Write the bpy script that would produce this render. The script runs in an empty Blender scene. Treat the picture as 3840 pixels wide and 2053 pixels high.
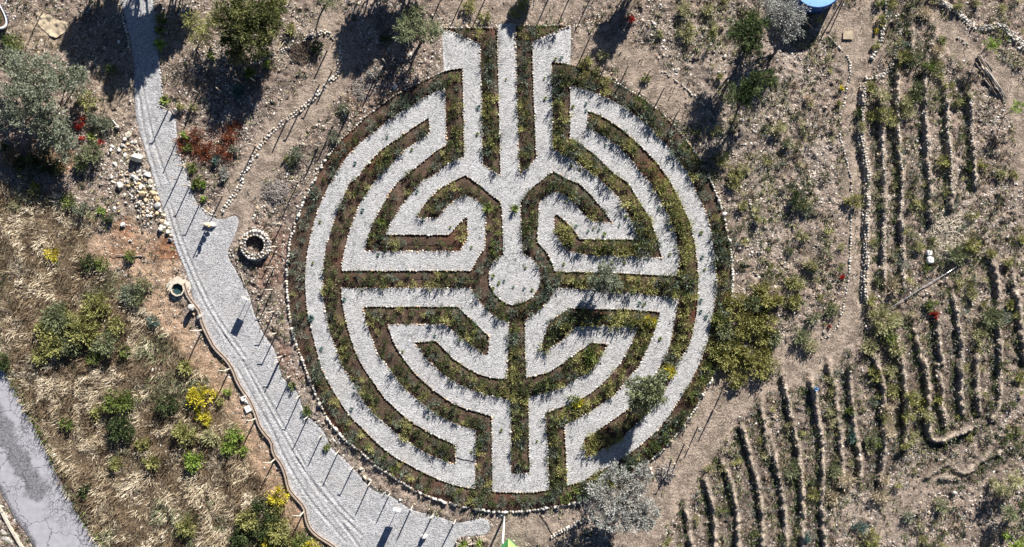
import bpy, math, random
import numpy as np
from mathutils import Vector, Matrix
from mathutils.geometry import delaunay_2d_cdt

# ------------------------------------------------------------------ camera, sky, sun, exposure
SC = bpy.context.scene
COL = SC.collection
S = 55.0                      # photograph pixels (of 3840) per metre on the ground
H = 72.0                      # flying height in metres
cam_d = bpy.data.cameras.new('camera')
cam = bpy.data.objects.new('camera', cam_d)
COL.objects.link(cam)
cam.location = (0, 0, H)
cam.rotation_euler = (0, 0, 0)
cam_d.sensor_width = 36.0
cam_d.lens = 36.0 * H / (3840.0 / S)
cam_d.clip_start = 0.5
cam_d.clip_end = 1000
SC.camera = cam

SUN_EL = math.radians(30.0)
SUN_AZ = math.atan2(0.42, 0.91)          # from +Y (top of the picture) towards +X
w = bpy.data.worlds.new('World')
SC.world = w
w.use_nodes = True
nt = w.node_tree
bg = nt.nodes['Background']
sky = nt.nodes.new('ShaderNodeTexSky')
sky.sky_type = 'NISHITA'
sky.sun_disc = False
sky.sun_elevation = SUN_EL
sky.sun_rotation = SUN_AZ
nt.links.new(sky.outputs[0], bg.inputs[0])
sky.air_density = 0.5
sky.dust_density = 0.1
sky.ozone_density = 2.5
bg.inputs[1].default_value = 0.05
sun_d = bpy.data.lights.new('sun', 'SUN')
sun_d.energy = 5.0
sun_d.angle = math.radians(0.5)
sun_d.color = (1.0, 0.955, 0.89)
sun = bpy.data.objects.new('sun', sun_d)
COL.objects.link(sun)
sdir = Vector((math.sin(SUN_AZ) * math.cos(SUN_EL), math.cos(SUN_AZ) * math.cos(SUN_EL), math.sin(SUN_EL)))
sun.rotation_euler = sdir.to_track_quat('Z', 'Y').to_euler()
sun.location = sdir * 60
SC.view_settings.view_transform = 'Standard'
SC.view_settings.look = 'None'
SC.view_settings.gamma = 1.0
SC.view_settings.use_curve_mapping = False
SC.view_settings.exposure = 0.9
SC.cycles.max_bounces = 5
SC.cycles.diffuse_bounces = 2

rng = np.random.default_rng(11)
random.seed(5)

# ------------------------------------------------------------------ pixel helpers (plan of the ground)
ROW0 = {1: 0.0, 2: 680.0, 3: 1353.0}
def T(r, c, x, y):
    return (960.0 * (c - 1) + x * 0.50847, ROW0[r] + y * 0.50835)
def L(r, c, *pts):
    return [T(r, c, x, y) for x, y in pts]
def D(*pts):
    return [(x * 1.49068, y * 1.49095) for x, y in pts]
def W(p, h=0.0):
    k = (H - h) / H
    return ((p[0] - 1920.0) / S * k, (1026.5 - p[1]) / S * k)
def Wl(pts):
    return np.array([W(p) for p in pts])

def smooth(pts, step=0.25, closed=False):
    """Catmull-Rom through world points, resampled evenly."""
    P = np.asarray(pts, float)
    n = len(P)
    out = []
    rngi = range(n if closed else n - 1)
    for i in rngi:
        p0 = P[(i - 1) % n] if closed or i > 0 else P[0]
        p1 = P[i]
        p2 = P[(i + 1) % n]
        p3 = P[(i + 2) % n] if closed or i + 2 < n else P[-1]
        k = max(1, int(np.hypot(*(p2 - p1)) / step))
        for t in np.arange(k) / k:
            out.append(0.5 * ((2 * p1) + (-p0 + p2) * t + (2 * p0 - 5 * p1 + 4 * p2 - p3) * t * t + (-p0 + 3 * p1 - 3 * p2 + p3) * t ** 3))
    if not closed:
        out.append(P[-1])
    return np.array(out)

def resample(P, step, closed=False):
    P = np.asarray(P, float)
    if closed:
        P = np.vstack([P, P[:1]])
    d = np.hypot(*np.diff(P, axis=0).T)
    s = np.concatenate([[0], np.cumsum(d)])
    n = max(2, int(s[-1] / step))
    q = np.linspace(0, s[-1], n + 1)
    if closed:
        q = q[:-1]
    return np.c_[np.interp(q, s, P[:, 0]), np.interp(q, s, P[:, 1])]

def inside(poly, X, Y):
    poly = np.asarray(poly)
    res = np.zeros(X.shape, bool)
    x0, y0 = poly.min(0); x1, y1 = poly.max(0)
    bb = (X >= x0) & (X <= x1) & (Y >= y0) & (Y <= y1)
    if not bb.any():
        return res
    x = X[bb]; y = Y[bb]
    r = np.zeros(x.shape, bool)
    n = len(poly)
    for i in range(n):
        xa, ya = poly[i]; xb, yb = poly[(i + 1) % n]
        if ya == yb:
            continue
        c = (ya > y) != (yb > y)
        r ^= c & (x < (xb - xa) * (y - ya) / (yb - ya) + xa)
    res[bb] = r
    return res

def seg_dist(poly, X, Y, closed=False, limit=3.0):
    """distance and signed side (left of travel positive) to a polyline, vectorised"""
    poly = np.asarray(poly)
    x = X.ravel(); y = Y.ravel()
    best = np.full(x.shape, limit)
    side = np.zeros(x.shape)
    n = len(poly)
    for i in range(n if closed else n - 1):
        ax, ay = poly[i]; bx, by = poly[(i + 1) % n]
        idx = np.nonzero((x > min(ax, bx) - limit) & (x < max(ax, bx) + limit) & (y > min(ay, by) - limit) & (y < max(ay, by) + limit))[0]
        if len(idx) == 0:
            continue
        dx, dy = bx - ax, by - ay
        l2 = dx * dx + dy * dy + 1e-12
        px = x[idx] - ax; py = y[idx] - ay
        t = np.clip((px * dx + py * dy) / l2, 0, 1)
        d = np.hypot(px - t * dx, py - t * dy)
        m = d < best[idx]
        ii = idx[m]
        best[ii] = d[m]
        side[ii] = (dx * py - dy * px)[m]
    return best.reshape(X.shape), side.reshape(X.shape)

_lat = rng.random((256, 256))
def vnoise(x, y, scale, seed=0):
    x = np.asarray(x) / scale + seed * 17.31; y = np.asarray(y) / scale + seed * 9.77
    xi = np.floor(x).astype(int); yi = np.floor(y).astype(int)
    fx = x - xi; fy = y - yi
    fx = fx * fx * (3 - 2 * fx); fy = fy * fy * (3 - 2 * fy)
    a = _lat[xi % 256, yi % 256]; b = _lat[(xi + 1) % 256, yi % 256]
    c = _lat[xi % 256, (yi + 1) % 256]; d = _lat[(xi + 1) % 256, (yi + 1) % 256]
    return (a * (1 - fx) + b * fx) * (1 - fy) + (c * (1 - fx) + d * fx) * fy
def fbm(x, y, scale, octv=4, seed=0):
    s = 0; a = 1; t = 0
    for o in range(octv):
        s = s + a * vnoise(x, y, scale / 2 ** o, seed + o * 3)
        t += a; a *= 0.55
    return s / t

# ------------------------------------------------------------------ mesh helpers
def mesh_np(name, V, F, C=None, smooth_sh=False):
    """V (n,3), F (m,k) int with one k, C (n,3) colours"""
    me = bpy.data.meshes.new(name)
    V = np.asarray(V, np.float32); F = np.asarray(F, np.int32)
    me.vertices.add(len(V)); me.vertices.foreach_set('co', V.ravel())
    k = F.shape[1]
    me.loops.add(F.size); me.loops.foreach_set('vertex_index', F.ravel())
    me.polygons.add(len(F)); me.polygons.foreach_set('loop_start', np.arange(len(F), dtype=np.int32) * k)
    if smooth_sh:
        me.polygons.foreach_set('use_smooth', np.ones(len(F), bool))
    me.update(calc_edges=True)
    if C is not None:
        C = np.asarray(C, np.float32)
        if C.shape[1] == 3:
            C = np.c_[C, np.ones(len(C), np.float32)]
        at = me.color_attributes.new('Col', 'FLOAT_COLOR', 'POINT')
        at.data.foreach_set('color', C.ravel())
    return me

def obj(name, me, mat=None, parent=None, label=None, cat=None, group=None, kind=None, loc=None, rot=None, scale=None):
    o = bpy.data.objects.new(name, me)
    COL.objects.link(o)
    if mat is not None and me is not None and len(me.materials) == 0:
        me.materials.append(mat)
    if parent is not None:
        o.parent = parent
    if label: o['label'] = label
    if cat: o['category'] = cat
    if group: o['group'] = group
    if kind: o['kind'] = kind
    if loc is not None: o.location = loc
    if rot is not None: o.rotation_euler = rot
    if scale is not None: o.scale = scale
    return o

def empty(name, loc, label, cat, group=None, rz=0):
    o = obj(name, None, None, None, label, cat, group, None, loc, (0, 0, rz))
    o.empty_display_size = 0.2
    return o

class MB:
    """collects polygons of mixed size"""
    def __init__(s): s.v = []; s.f = []; s.c = []
    def add(s, vs, fs, col=None):
        b = len(s.v); s.v += [tuple(v) for v in vs]; s.f += [tuple(i + b for i in f) for f in fs]
        s.c += [col or (1, 1, 1)] * len(vs)
    def box(s, cx, cy, z0, z1, lx, ly, rz=0, col=None, taper=1.0):
        c, q = math.cos(rz), math.sin(rz)
        vs = []
        for z, k in ((z0, 1.0), (z1, taper)):
            for sx, sy in ((-1, -1), (1, -1), (1, 1), (-1, 1)):
                x, y = sx * lx / 2 * k, sy * ly / 2 * k
                vs.append((cx + x * c - y * q, cy + x * q + y * c, z))
        s.add(vs, [(3, 2, 1, 0), (4, 5, 6, 7), (0, 1, 5, 4), (1, 2, 6, 5), (2, 3, 7, 6), (3, 0, 4, 7)], col)
    def tube(s, pts, rad, n=6, col=None, cap=True):
        pts = [Vector(p) for p in pts]
        if not hasattr(rad, '__len__'): rad = [rad] * len(pts)
        vs = []
        for i, p in enumerate(pts):
            t = (pts[min(i + 1, len(pts) - 1)] - pts[max(i - 1, 0)])
            if t.length < 1e-6: t = Vector((0, 0, 1))
            t.normalize()
            a = t.orthogonal() if abs(t.z) > 0.9 else t.cross(Vector((0, 0, 1)))
            a.normalize(); b = t.cross(a)
            for k in range(n):
                th = 2 * math.pi * k / n
                vs.append(p + (a * math.cos(th) + b * math.sin(th)) * rad[i])
        fs = []
        for i in range(len(pts) - 1):
            for k in range(n):
                k2 = (k + 1) % n
                fs.append((i * n + k, i * n + k2, (i + 1) * n + k2, (i + 1) * n + k))
        if cap:
            fs.append(tuple(range(n - 1, -1, -1)))
            fs.append(tuple((len(pts) - 1) * n + k for k in range(n)))
        s.add(vs, fs, col)
    def lathe(s, prof, n=24, cx=0, cy=0, col=None, jit=0.0):
        vs = []; fs = []
        for r, z in prof:
            for k in range(n):
                a = 2 * math.pi * k / n
                rr = r * (1 + random.uniform(-jit, jit))
                vs.append((cx + rr * math.cos(a), cy + rr * math.sin(a), z))
        for i in range(len(prof) - 1):
            for k in range(n):
                k2 = (k + 1) % n
                fs.append((i * n + k, i * n + k2, (i + 1) * n + k2, (i + 1) * n + k))
        s.add(vs, fs, col)
    def mesh(s, name, smooth_sh=False):
        me = bpy.data.meshes.new(name)
        me.from_pydata(s.v, [], s.f)
        if smooth_sh:
            me.polygons.foreach_set('use_smooth', np.ones(len(me.polygons), bool))
        at = me.color_attributes.new('Col', 'FLOAT_COLOR', 'POINT')
        at.data.foreach_set('color', np.c_[np.array(s.c, np.float32), np.ones(len(s.c), np.float32)].ravel())
        me.update()
        return me
    def build(s, name, mat, parent=None, smooth_sh=False, **k):
        return obj(name, s.mesh(name, smooth_sh), mat, parent, **k)

# ------------------------------------------------------------------ materials
class NB:
    def __init__(s, name):
        s.m = bpy.data.materials.new(name); s.m.use_nodes = True
        s.nt = s.m.node_tree; s.b = s.nt.nodes['Principled BSDF']
        s.b.inputs['Roughness'].default_value = 0.9
        s.b.inputs['Specular IOR Level'].default_value = 0.2
    def n(s, t, **k):
        x = s.nt.nodes.new(t)
        for a, v in k.items():
            if a.startswith('_'): setattr(x, a[1:], v)
            else: x.inputs[a.replace('__', ' ')].default_value = v
        return x
    def l(s, a, b): s.nt.links.new(a, b)
    def coord(s):
        if not hasattr(s, '_co'): s._co = s.n('ShaderNodeTexCoord').outputs['Object']
        return s._co
    def geo(s):
        if not hasattr(s, '_ge'): s._ge = s.n('ShaderNodeNewGeometry').outputs['Position']
        return s._ge
    def noise(s, scale, detail=4, rough=0.6, vec=None):
        x = s.n('ShaderNodeTexNoise', Scale=scale, Detail=detail, Roughness=rough)
        s.l(vec or s.geo(), x.inputs['Vector']); return x.outputs['Fac']
    def vor(s, scale, feature='F1', out='Distance', vec=None, rnd=1.0):
        x = s.n('ShaderNodeTexVoronoi', _feature=feature, Scale=scale, Randomness=rnd)
        s.l(vec or s.geo(), x.inputs['Vector']); return x.outputs[out]
    def ramp(s, fac, stops):
        x = s.n('ShaderNodeValToRGB'); e = x.color_ramp.elements
        while len(e) < len(stops): e.new(0.5)
        for i, (p, c) in enumerate(stops):
            e[i].position = p; e[i].color = (c, c, c, 1) if not hasattr(c, '__len__') else (*c, 1)
        s.l(fac, x.inputs[0]); return x.outputs[0]
    def mix(s, fac, a, b, mode='MIX'):
        x = s.n('ShaderNodeMix', _data_type='RGBA', _blend_type=mode)
        for i, v in ((0, fac), (6, a), (7, b)):
            if hasattr(v, 'is_output') or isinstance(v, bpy.types.NodeSocket): s.l(v, x.inputs[i])
            elif hasattr(v, '__len__'): x.inputs[i].default_value = (*v, 1)
            else: x.inputs[i].default_value = v if i == 0 else (v, v, v, 1)
        return x.outputs[2]
    def math(s, op, a, b=0.0):
        x = s.n('ShaderNodeMath', _operation=op)
        for i, v in ((0, a), (1, b)):
            if isinstance(v, bpy.types.NodeSocket): s.l(v, x.inputs[i])
            else: x.inputs[i].default_value = v
        return x.outputs[0]
    def attr(s, name='Col'):
        return s.n('ShaderNodeVertexColor', _layer_name=name)
    def bump(s, h, strength=0.5, dist=0.05):
        x = s.n('ShaderNodeBump', Strength=strength, Distance=dist)
        s.l(h, x.inputs['Height']); s.l(x.outputs[0], s.b.inputs['Normal'])
    def color(s, c):
        if isinstance(c, bpy.types.NodeSocket): s.l(c, s.b.inputs['Base Color'])
        else: s.b.inputs['Base Color'].default_value = (*c, 1)
        return s

def m_ground():
    n = NB('ground_soil'); a = n.attr()
    big = n.noise(1.3, 5, 0.65)
    fine = n.noise(9.0, 4, 0.7)
    f = n.math('ADD', n.math('MULTIPLY', big, 0.9), n.math('MULTIPLY', fine, 1.0))
    c = n.mix(1.0, a.outputs['Color'], n.ramp(f, [(0.62, 0.42), (0.95, 1.0), (1.3, 1.65)]), 'MULTIPLY')
    # pale chips of stone lying in the soil, as many as the soil is stony
    cell = n.n('ShaderNodeTexVoronoi', Scale=11.0); n.l(n.geo(), cell.inputs['Vector'])
    sep = n.n('ShaderNodeSeparateColor'); n.l(cell.outputs['Color'], sep.inputs[0])
    thr = n.math('SUBTRACT', 1.0, n.math('MULTIPLY', a.outputs['Alpha'], 0.55))
    chip = n.math('MULTIPLY', n.math('GREATER_THAN', sep.outputs[0], thr), n.math('LESS_THAN', cell.outputs['Distance'], 0.42))
    chipc = n.ramp(sep.outputs[1], [(0.0, (0.25, 0.20, 0.165)), (0.5, (0.45, 0.38, 0.325)), (1.0, (0.70, 0.63, 0.56))])
    c = n.mix(chip, c, chipc)
    n.color(c)
    hgt = n.math('ADD', n.math('MULTIPLY', n.noise(4.0, 7, 0.8), 1.0), n.math('MULTIPLY', chip, 0.3))
    n.bump(hgt, 1.0, 0.22)
    return n.m
def m_gravel(name, lo, hi, rut=False):
    n = NB(name)
    cell = n.n('ShaderNodeTexVoronoi', Scale=15.0); n.l(n.geo(), cell.inputs['Vector'])
    sep = n.n('ShaderNodeSeparateColor'); n.l(cell.outputs['Color'], sep.inputs[0])
    c = n.ramp(sep.outputs[0], [(0.0, lo), (0.35, tuple(0.5 * (p + q) for p, q in zip(lo, hi))), (1.0, hi)])
    gap = n.ramp(cell.outputs['Distance'], [(0.35, 1.0), (0.8, 0.72)])
    c = n.mix(1.0, c, gap, 'MULTIPLY')
    pat = n.ramp(n.noise(0.9, 4, 0.6), [(0.3, 0.78), (0.5, 0.98), (0.65, 1.05)])
    c = n.mix(1.0, c, pat, 'MULTIPLY')
    stain = n.math('MULTIPLY', n.ramp(n.noise(0.45, 6, 0.7), [(0.52, 0.0), (0.72, 1.0)]), 0.45)
    c = n.mix(stain, c, (0.33, 0.29, 0.255))
    c = n.mix(1.0, c, n.ramp(n.noise(3.2, 4, 0.7), [(0.3, 0.84), (0.65, 1.08)]), 'MULTIPLY')
    n.color(c)
    hgt = n.math('ADD', n.math('MULTIPLY', cell.outputs['Distance'], -0.8), n.math('MULTIPLY', n.noise(6.0, 5, 0.7), 1.2))
    n.bump(hgt, 0.7, 0.05)
    return n.m
def m_asphalt():
    n = NB('old_asphalt'); a = n.attr()
    c = n.ramp(n.noise(2.2, 6, 0.65), [(0.3, (0.34, 0.33, 0.36)), (0.7, (0.44, 0.43, 0.465))])
    c = n.mix(a.outputs['Color'], c, (0.16, 0.155, 0.17))
    wx = n.n('ShaderNodeTexNoise', Scale=3.0); n.l(n.geo(), wx.inputs['Vector'])
    vm = n.n('ShaderNodeVectorMath', _operation='ADD'); n.l(n.geo(), vm.inputs[0])
    sc = n.n('ShaderNodeVectorMath', _operation='SCALE'); n.l(wx.outputs['Color'], sc.inputs[0]); sc.inputs['Scale'].default_value = 0.5
    n.l(sc.outputs[0], vm.inputs[1])
    e1 = n.vor(4.2, 'DISTANCE_TO_EDGE', 'Distance', vm.outputs[0])
    e2 = n.vor(0.55, 'DISTANCE_TO_EDGE', 'Distance', vm.outputs[0])
    k1 = n.math('MULTIPLY', n.math('LESS_THAN', e1, 0.06), n.ramp(a.outputs['Alpha'], [(0.0, 0.0), (1.0, 1.0)]))
    k2 = n.math('LESS_THAN', e2, 0.013)
    k = n.math('MAXIMUM', k1, k2)
    c = n.mix(n.math('MULTIPLY', k, 0.7), c, (0.07, 0.065, 0.07))
    n.color(c)
    n.bump(n.math('SUBTRACT', n.noise(30.0, 3, 0.7), n.math('MULTIPLY', k, 1.0)), 0.5, 0.02)
    return n.m
def m_soil():
    n = NB('bed_soil')
    c = n.ramp(n.noise(1.1, 6, 0.7), [(0.3, (0.05, 0.032, 0.024)), (0.5, (0.098, 0.064, 0.047)), (0.68, (0.19, 0.13, 0.095))])
    red = n.ramp(n.noise(0.22, 3, 0.5), [(0.55, 0.0), (0.7, 0.7)])
    c = n.mix(red, c, (0.15, 0.055, 0.032))
    c = n.mix(1.0, c, n.ramp(n.noise(14.0, 3, 0.7), [(0.35, 0.55), (0.7, 1.5)]), 'MULTIPLY')
    n.color(c); n.bump(n.noise(8.0, 5, 0.75), 0.9, 0.1)
    return n.m
def m_attr(name, rough=0.85, noise_scale=None, bump=0.0, trans=0.0, var=(0.75, 1.25)):
    n = NB(name); a = n.attr(); c = a.outputs['Color']
    if noise_scale:
        c = n.mix(1.0, c, n.ramp(n.noise(noise_scale, 4, 0.65), [(0.3, var[0]), (0.7, var[1])]), 'MULTIPLY')
    n.color(c); n.b.inputs['Roughness'].default_value = rough
    if bump: n.bump(n.noise((noise_scale or 8) * 1.5, 5, 0.7), bump, 0.04)
    if trans:
        t = n.n('ShaderNodeBsdfTranslucent'); n.l(c, t.inputs[0])
        mx = n.n('ShaderNodeMixShader', Fac=trans)
        n.l(n.b.outputs[0], mx.inputs[1]); n.l(t.outputs[0], mx.inputs[2])
        n.l(mx.outputs[0], n.nt.nodes['Material Output'].inputs[0])
    return n.m
def m_stone(name, stops):
    n = NB(name)
    oi = n.n('ShaderNodeObjectInfo')
    c = n.ramp(oi.outputs['Random'], stops)
    c = n.mix(1.0, c, n.ramp(n.noise(6.0, 5, 0.65), [(0.3, 0.6), (0.65, 1.15)]), 'MULTIPLY')
    n.color(c); n.bump(n.noise(11.0, 4, 0.6), 0.5, 0.04)
    return n.m
def m_plain(name, col, rough=0.7, scale=5.0, lo=0.7, hi=1.2, bump=0.2, spec=0.3, metal=0.0):
    n = NB(name)
    c = n.mix(1.0, col, n.ramp(n.noise(scale, 5, 0.6), [(0.3, lo), (0.7, hi)]), 'MULTIPLY')
    n.color(c); n.b.inputs['Roughness'].default_value = rough
    n.b.inputs['Specular IOR Level'].default_value = spec; n.b.inputs['Metallic'].default_value = metal
    if bump: n.bump(n.noise(scale * 3, 4, 0.6), bump, 0.02)
    return n.m

M = {
    'ground': m_ground(),
    'gravel': m_gravel('labyrinth_gravel', (0.30, 0.297, 0.30), (0.69, 0.68, 0.68)),
    'drive': m_gravel('drive_gravel', (0.285, 0.284, 0.29), (0.63, 0.625, 0.635)),
    'asphalt': m_asphalt(),
    'soil': m_soil(),
    'leaf': m_attr('leaves', 0.6, None, 0, 0.18),
    'stuffstone': m_attr('loose_stones', 0.9, 7.0, 0.4),
    'stone': m_stone('edging_stone', [(0.0, (0.30, 0.25, 0.20)), (0.3, (0.52, 0.45, 0.36)), (0.65, (0.66, 0.62, 0.55)), (1.0, (0.55, 0.40, 0.26))]),
    'white': m_stone('limestone', [(0.0, (0.38, 0.35, 0.31)), (0.4, (0.60, 0.57, 0.52)), (0.8, (0.74, 0.71, 0.66)), (1.0, (0.58, 0.46, 0.31))]),
    'field': m_stone('field_stone', [(0.0, (0.50, 0.48, 0.45)), (0.35, (0.70, 0.68, 0.63)), (0.6, (0.66, 0.57, 0.44)), (1.0, (0.62, 0.44, 0.25))]),
    'bark': m_plain('bark', (0.16, 0.12, 0.09), 0.9, 9, 0.6, 1.3, 0.6),
    'post': m_plain('weathered_wood', (0.55, 0.45, 0.34), 0.85, 12, 0.6, 1.2, 0.4),
    'pale': m_plain('pale_wood', (0.68, 0.60, 0.48), 0.8, 10, 0.7, 1.15, 0.3),
    'greywood': m_plain('grey_wood', (0.36, 0.32, 0.29), 0.9, 10, 0.5, 1.4, 0.5),
    'terra': m_plain('terracotta', (0.40, 0.32, 0.26), 0.85, 6, 0.75, 1.15, 0.3),
    'concrete': m_plain('white_concrete', (0.78, 0.76, 0.73), 0.85, 6, 0.85, 1.08, 0.3),
    'blue': m_plain('blue_plastic', (0.30, 0.55, 0.84), 0.35, 1.5, 0.9, 1.1, 0.05, 0.5),
    'darkblue': m_plain('dark_blue_plastic', (0.03, 0.10, 0.32), 0.4, 2, 0.85, 1.1, 0.05, 0.5),
    'green': m_plain('lime_paint', (0.42, 0.62, 0.20), 0.55, 3, 0.9, 1.06, 0.1),
    'shaded_green': m_plain('shaded_lime_paint', (0.08, 0.30, 0.10), 0.55, 3, 0.85, 1.1, 0.1),  # lime paint darkened by the shade of faces turned from the sun
    'panel': m_plain('solar_cell', (0.10, 0.12, 0.18), 0.2, 3, 0.9, 1.1, 0.0, 0.6),
    'alu': m_plain('aluminium', (0.7, 0.7, 0.72), 0.35, 8, 0.9, 1.05, 0.05, 0.5, 0.8),
    'black': m_plain('black_rubber', (0.015, 0.015, 0.017), 0.5, 8, 0.8, 1.2, 0.0),
    'tarp': m_plain('tan_sheet', (0.50, 0.41, 0.29), 0.8, 2.5, 0.7, 1.2, 0.4),
    'bag': m_plain('white_woven_bag', (0.80, 0.79, 0.77), 0.75, 7, 0.9, 1.06, 0.5),
    'water': m_plain('dark_water', (0.03, 0.07, 0.07), 0.08, 2, 0.8, 1.2, 0.0, 0.5),
    'kerb': m_plain('pale_kerb', (0.62, 0.56, 0.46), 0.85, 5, 0.75, 1.15, 0.3),
    'white_paint': m_plain('white_paint', (0.80, 0.79, 0.76), 0.5, 5, 0.9, 1.05, 0.1),
    'darkstone': m_plain('dark_mortar', (0.12, 0.10, 0.085), 0.95, 7, 0.6, 1.3, 0.5),
}

# ------------------------------------------------------------------ plan: outlines traced on the ground
ring_out = (L(1, 2, (1525, 505), (1400, 525), (1290, 570), (1210, 610), (1050, 690), (930, 770), (820, 855), (730, 940), (660, 1000), (590, 1080), (520, 1170), (470, 1260), (430, 1340))
    + L(2, 2, (345, 170), (310, 270), (275, 370), (250, 470), (235, 600), (228, 720), (235, 850), (245, 960), (260, 1060), (290, 1180), (330, 1290))
    + L(3, 2, (345, 0), (380, 100), (430, 210), (475, 320), (530, 430), (600, 520), (690, 610), (790, 690), (880, 770), (990, 840), (1080, 900), (1200, 970), (1330, 1020), (1480, 1065), (1600, 1090), (1740, 1110), (1880, 1115))
    + L(3, 3, (130, 1105), (300, 1080), (420, 1060), (540, 1030), (650, 985), (800, 900), (910, 820), (1000, 745), (1090, 680), (1165, 600), (1300, 430), (1380, 300), (1440, 190), (1500, 80))
    + L(2, 3, (1545, 1250), (1590, 1050), (1618, 850), (1625, 700), (1615, 570), (1600, 450), (1560, 260), (1510, 110), (1465, 0))
    + L(1, 3, (1430, 1260), (1350, 1130), (1270, 1020), (1170, 900), (1060, 800), (960, 730), (850, 660), (740, 600), (640, 545), (520, 505), (400, 475), (290, 458)))
SEG_A = []
def seg(store, pts, sm=True):
    p = Wl(pts)
    store.append(smooth(p, 0.3) if sm and len(p) > 2 else p)
seg(SEG_A, ring_out)
seg(SEG_A, L(1, 3, (290, 460), (295, 700), (300, 1105)), False)
seg(SEG_A, L(1, 3, (300, 1105), (430, 1170), (520, 1240), (610, 1290), (690, 1370)) + L(2, 3, (770, 110), (830, 200), (880, 290), (915, 370), (930, 430)))
seg(SEG_A, L(2, 3, (500, 428), (470, 380), (400, 300), (325, 240), (308, 262), (312, 370), (345, 430), (400, 515), (550, 545), (920, 555), (1105, 572)), False)
seg(SEG_A, L(2, 3, (1098, 540), (1080, 470), (1060, 400), (1030, 310), (990, 230), (930, 140), (860, 20)) + L(1, 3, (750, 1280), (650, 1180), (560, 1105), (428, 1020)))
seg(SEG_A, L(1, 3, (428, 900), (428, 700)), False)
seg(SEG_A, L(1, 3, (430, 635), (560, 670), (680, 720), (800, 780), (900, 850), (1010, 940), (1110, 1040), (1200, 1150), (1280, 1260))
    + L(2, 3, (1330, 10), (1360, 90), (1400, 170), (1440, 280), (1470, 400), (1490, 540), (1500, 650), (1505, 800), (1490, 920), (1465, 1060), (1435, 1200), (1390, 1323))
    + L(3, 3, (1350, 80), (1300, 180), (1230, 290), (1160, 400), (1080, 500), (970, 600), (870, 680), (760, 750), (640, 820), (520, 885), (405, 920)))
seg(SEG_A, L(3, 3, (400, 700), (388, 490)), False)
seg(SEG_A, L(3, 3, (400, 470), (500, 420), (600, 360), (700, 290), (790, 220), (870, 110)) + L(2, 3, (930, 1377), (960, 1310), (1010, 1210), (1050, 1110), (1090, 975)))
seg(SEG_A, L(2, 3, (1085, 963), (860, 945), (610, 943), (430, 935), (280, 1030), (235, 1140), (210, 1240), (245, 1255), (350, 1190), (440, 1092), (470, 1075), (640, 1065), (920, 1078)), False)
seg(SEG_A, L(2, 3, (890, 1170), (850, 1250), (795, 1345)) + L(3, 3, (720, 110), (650, 180), (560, 250), (450, 310), (340, 350), (245, 385)))
seg(SEG_A, L(3, 3, (260, 600), (275, 950)), False)
seg(SEG_A, L(3, 3, (150, 970), (0, 970)) + L(3, 2, (1745, 965)))
seg(SEG_A, L(3, 2, (1742, 700), (1738, 405)), False)
seg(SEG_A, L(3, 2, (1640, 380), (1510, 340), (1400, 280), (1280, 190), (1180, 100), (1100, 0)) + L(2, 2, (1070, 1280), (1020, 1190), (985, 1100), (970, 1057)))
seg(SEG_A, L(2, 2, (1400, 1060), (1480, 1130), (1560, 1190), (1690, 1288), (1715, 1275), (1720, 1145), (1490, 925), (790, 925)), False)
seg(SEG_A, L(2, 2, (800, 1010), (850, 1150), (900, 1280)) + L(3, 2, (940, 10), (1000, 80), (1080, 190), (1170, 270), (1270, 350), (1380, 420), (1480, 470), (1620, 515)))
seg(SEG_A, L(3, 2, (1622, 700), (1612, 945)), False)
seg(SEG_A, L(3, 2, (1500, 925), (1390, 890), (1250, 830), (1120, 760), (1000, 690), (890, 600), (790, 500), (690, 400), (620, 300), (560, 200), (500, 90))
    + L(2, 2, (470, 1320), (435, 1190), (410, 1080), (380, 950), (370, 830), (365, 700), (375, 580), (395, 450), (420, 350), (450, 240), (490, 140), (540, 30))
    + L(1, 2, (560, 1340), (620, 1240), (680, 1150), (770, 1060), (860, 990), (960, 910), (1040, 850), (1150, 790), (1230, 730), (1340, 675), (1395, 665)))
seg(SEG_A, L(1, 2, (1400, 900), (1405, 1070)), False)
seg(SEG_A, L(1, 2, (1330, 1115), (1250, 1180), (1150, 1260), (1080, 1320)) + L(2, 2, (1050, 0), (990, 80), (940, 170), (900, 240), (860, 320), (830, 400), (805, 500)))
seg(SEG_A, L(2, 2, (800, 518), (1500, 520), (1560, 430), (1560, 268), (1540, 265), (1425, 395), (957, 394)), False)
seg(SEG_A, L(2, 2, (1000, 300), (1060, 210), (1110, 140), (1160, 80), (1230, 0)) + L(1, 2, (1290, 1310), (1370, 1250), (1440, 1200), (1535, 1160)))
seg(SEG_A, L(1, 2, (1533, 900), (1528, 700)), False)
BED_A = np.vstack(SEG_A)

SEG_B = []
seg(SEG_B, L(2, 2, (1180, 272), (1230, 190), (1300, 110), (1380, 40)) + L(1, 2, (1545, 1295)))
seg(SEG_B, L(2, 2, (1640, 20), (1720, 90), (1800, 150), (1815, 200), (1820, 350), (1824, 545)), False)
seg(SEG_B, [(1868, 967), (1848, 984), (1837, 1015), (1833, 1046)] + L(2, 2, (1745, 810), (1800, 870), (1860, 905)) + L(2, 3, (0, 914), (90, 890), (150, 850), (190, 800)) + [(2027, 1046), (2021, 1015), (2008, 984), (1985, 967)])
seg(SEG_B, L(2, 3, (80, 545), (68, 400), (60, 160), (110, 90), (170, 30)) + L(1, 3, (300, 1265), (400, 1320)), False)
seg(SEG_B, L(2, 3, (500, 20), (580, 100), (640, 170), (700, 250), (740, 310)))
seg(SEG_B, L(2, 3, (600, 300), (530, 250), (480, 190), (420, 120), (340, 75), (270, 100), (200, 160), (190, 300), (190, 450), (270, 540), (320, 665), (600, 672), (820, 680), (1215, 700)), False)
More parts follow.
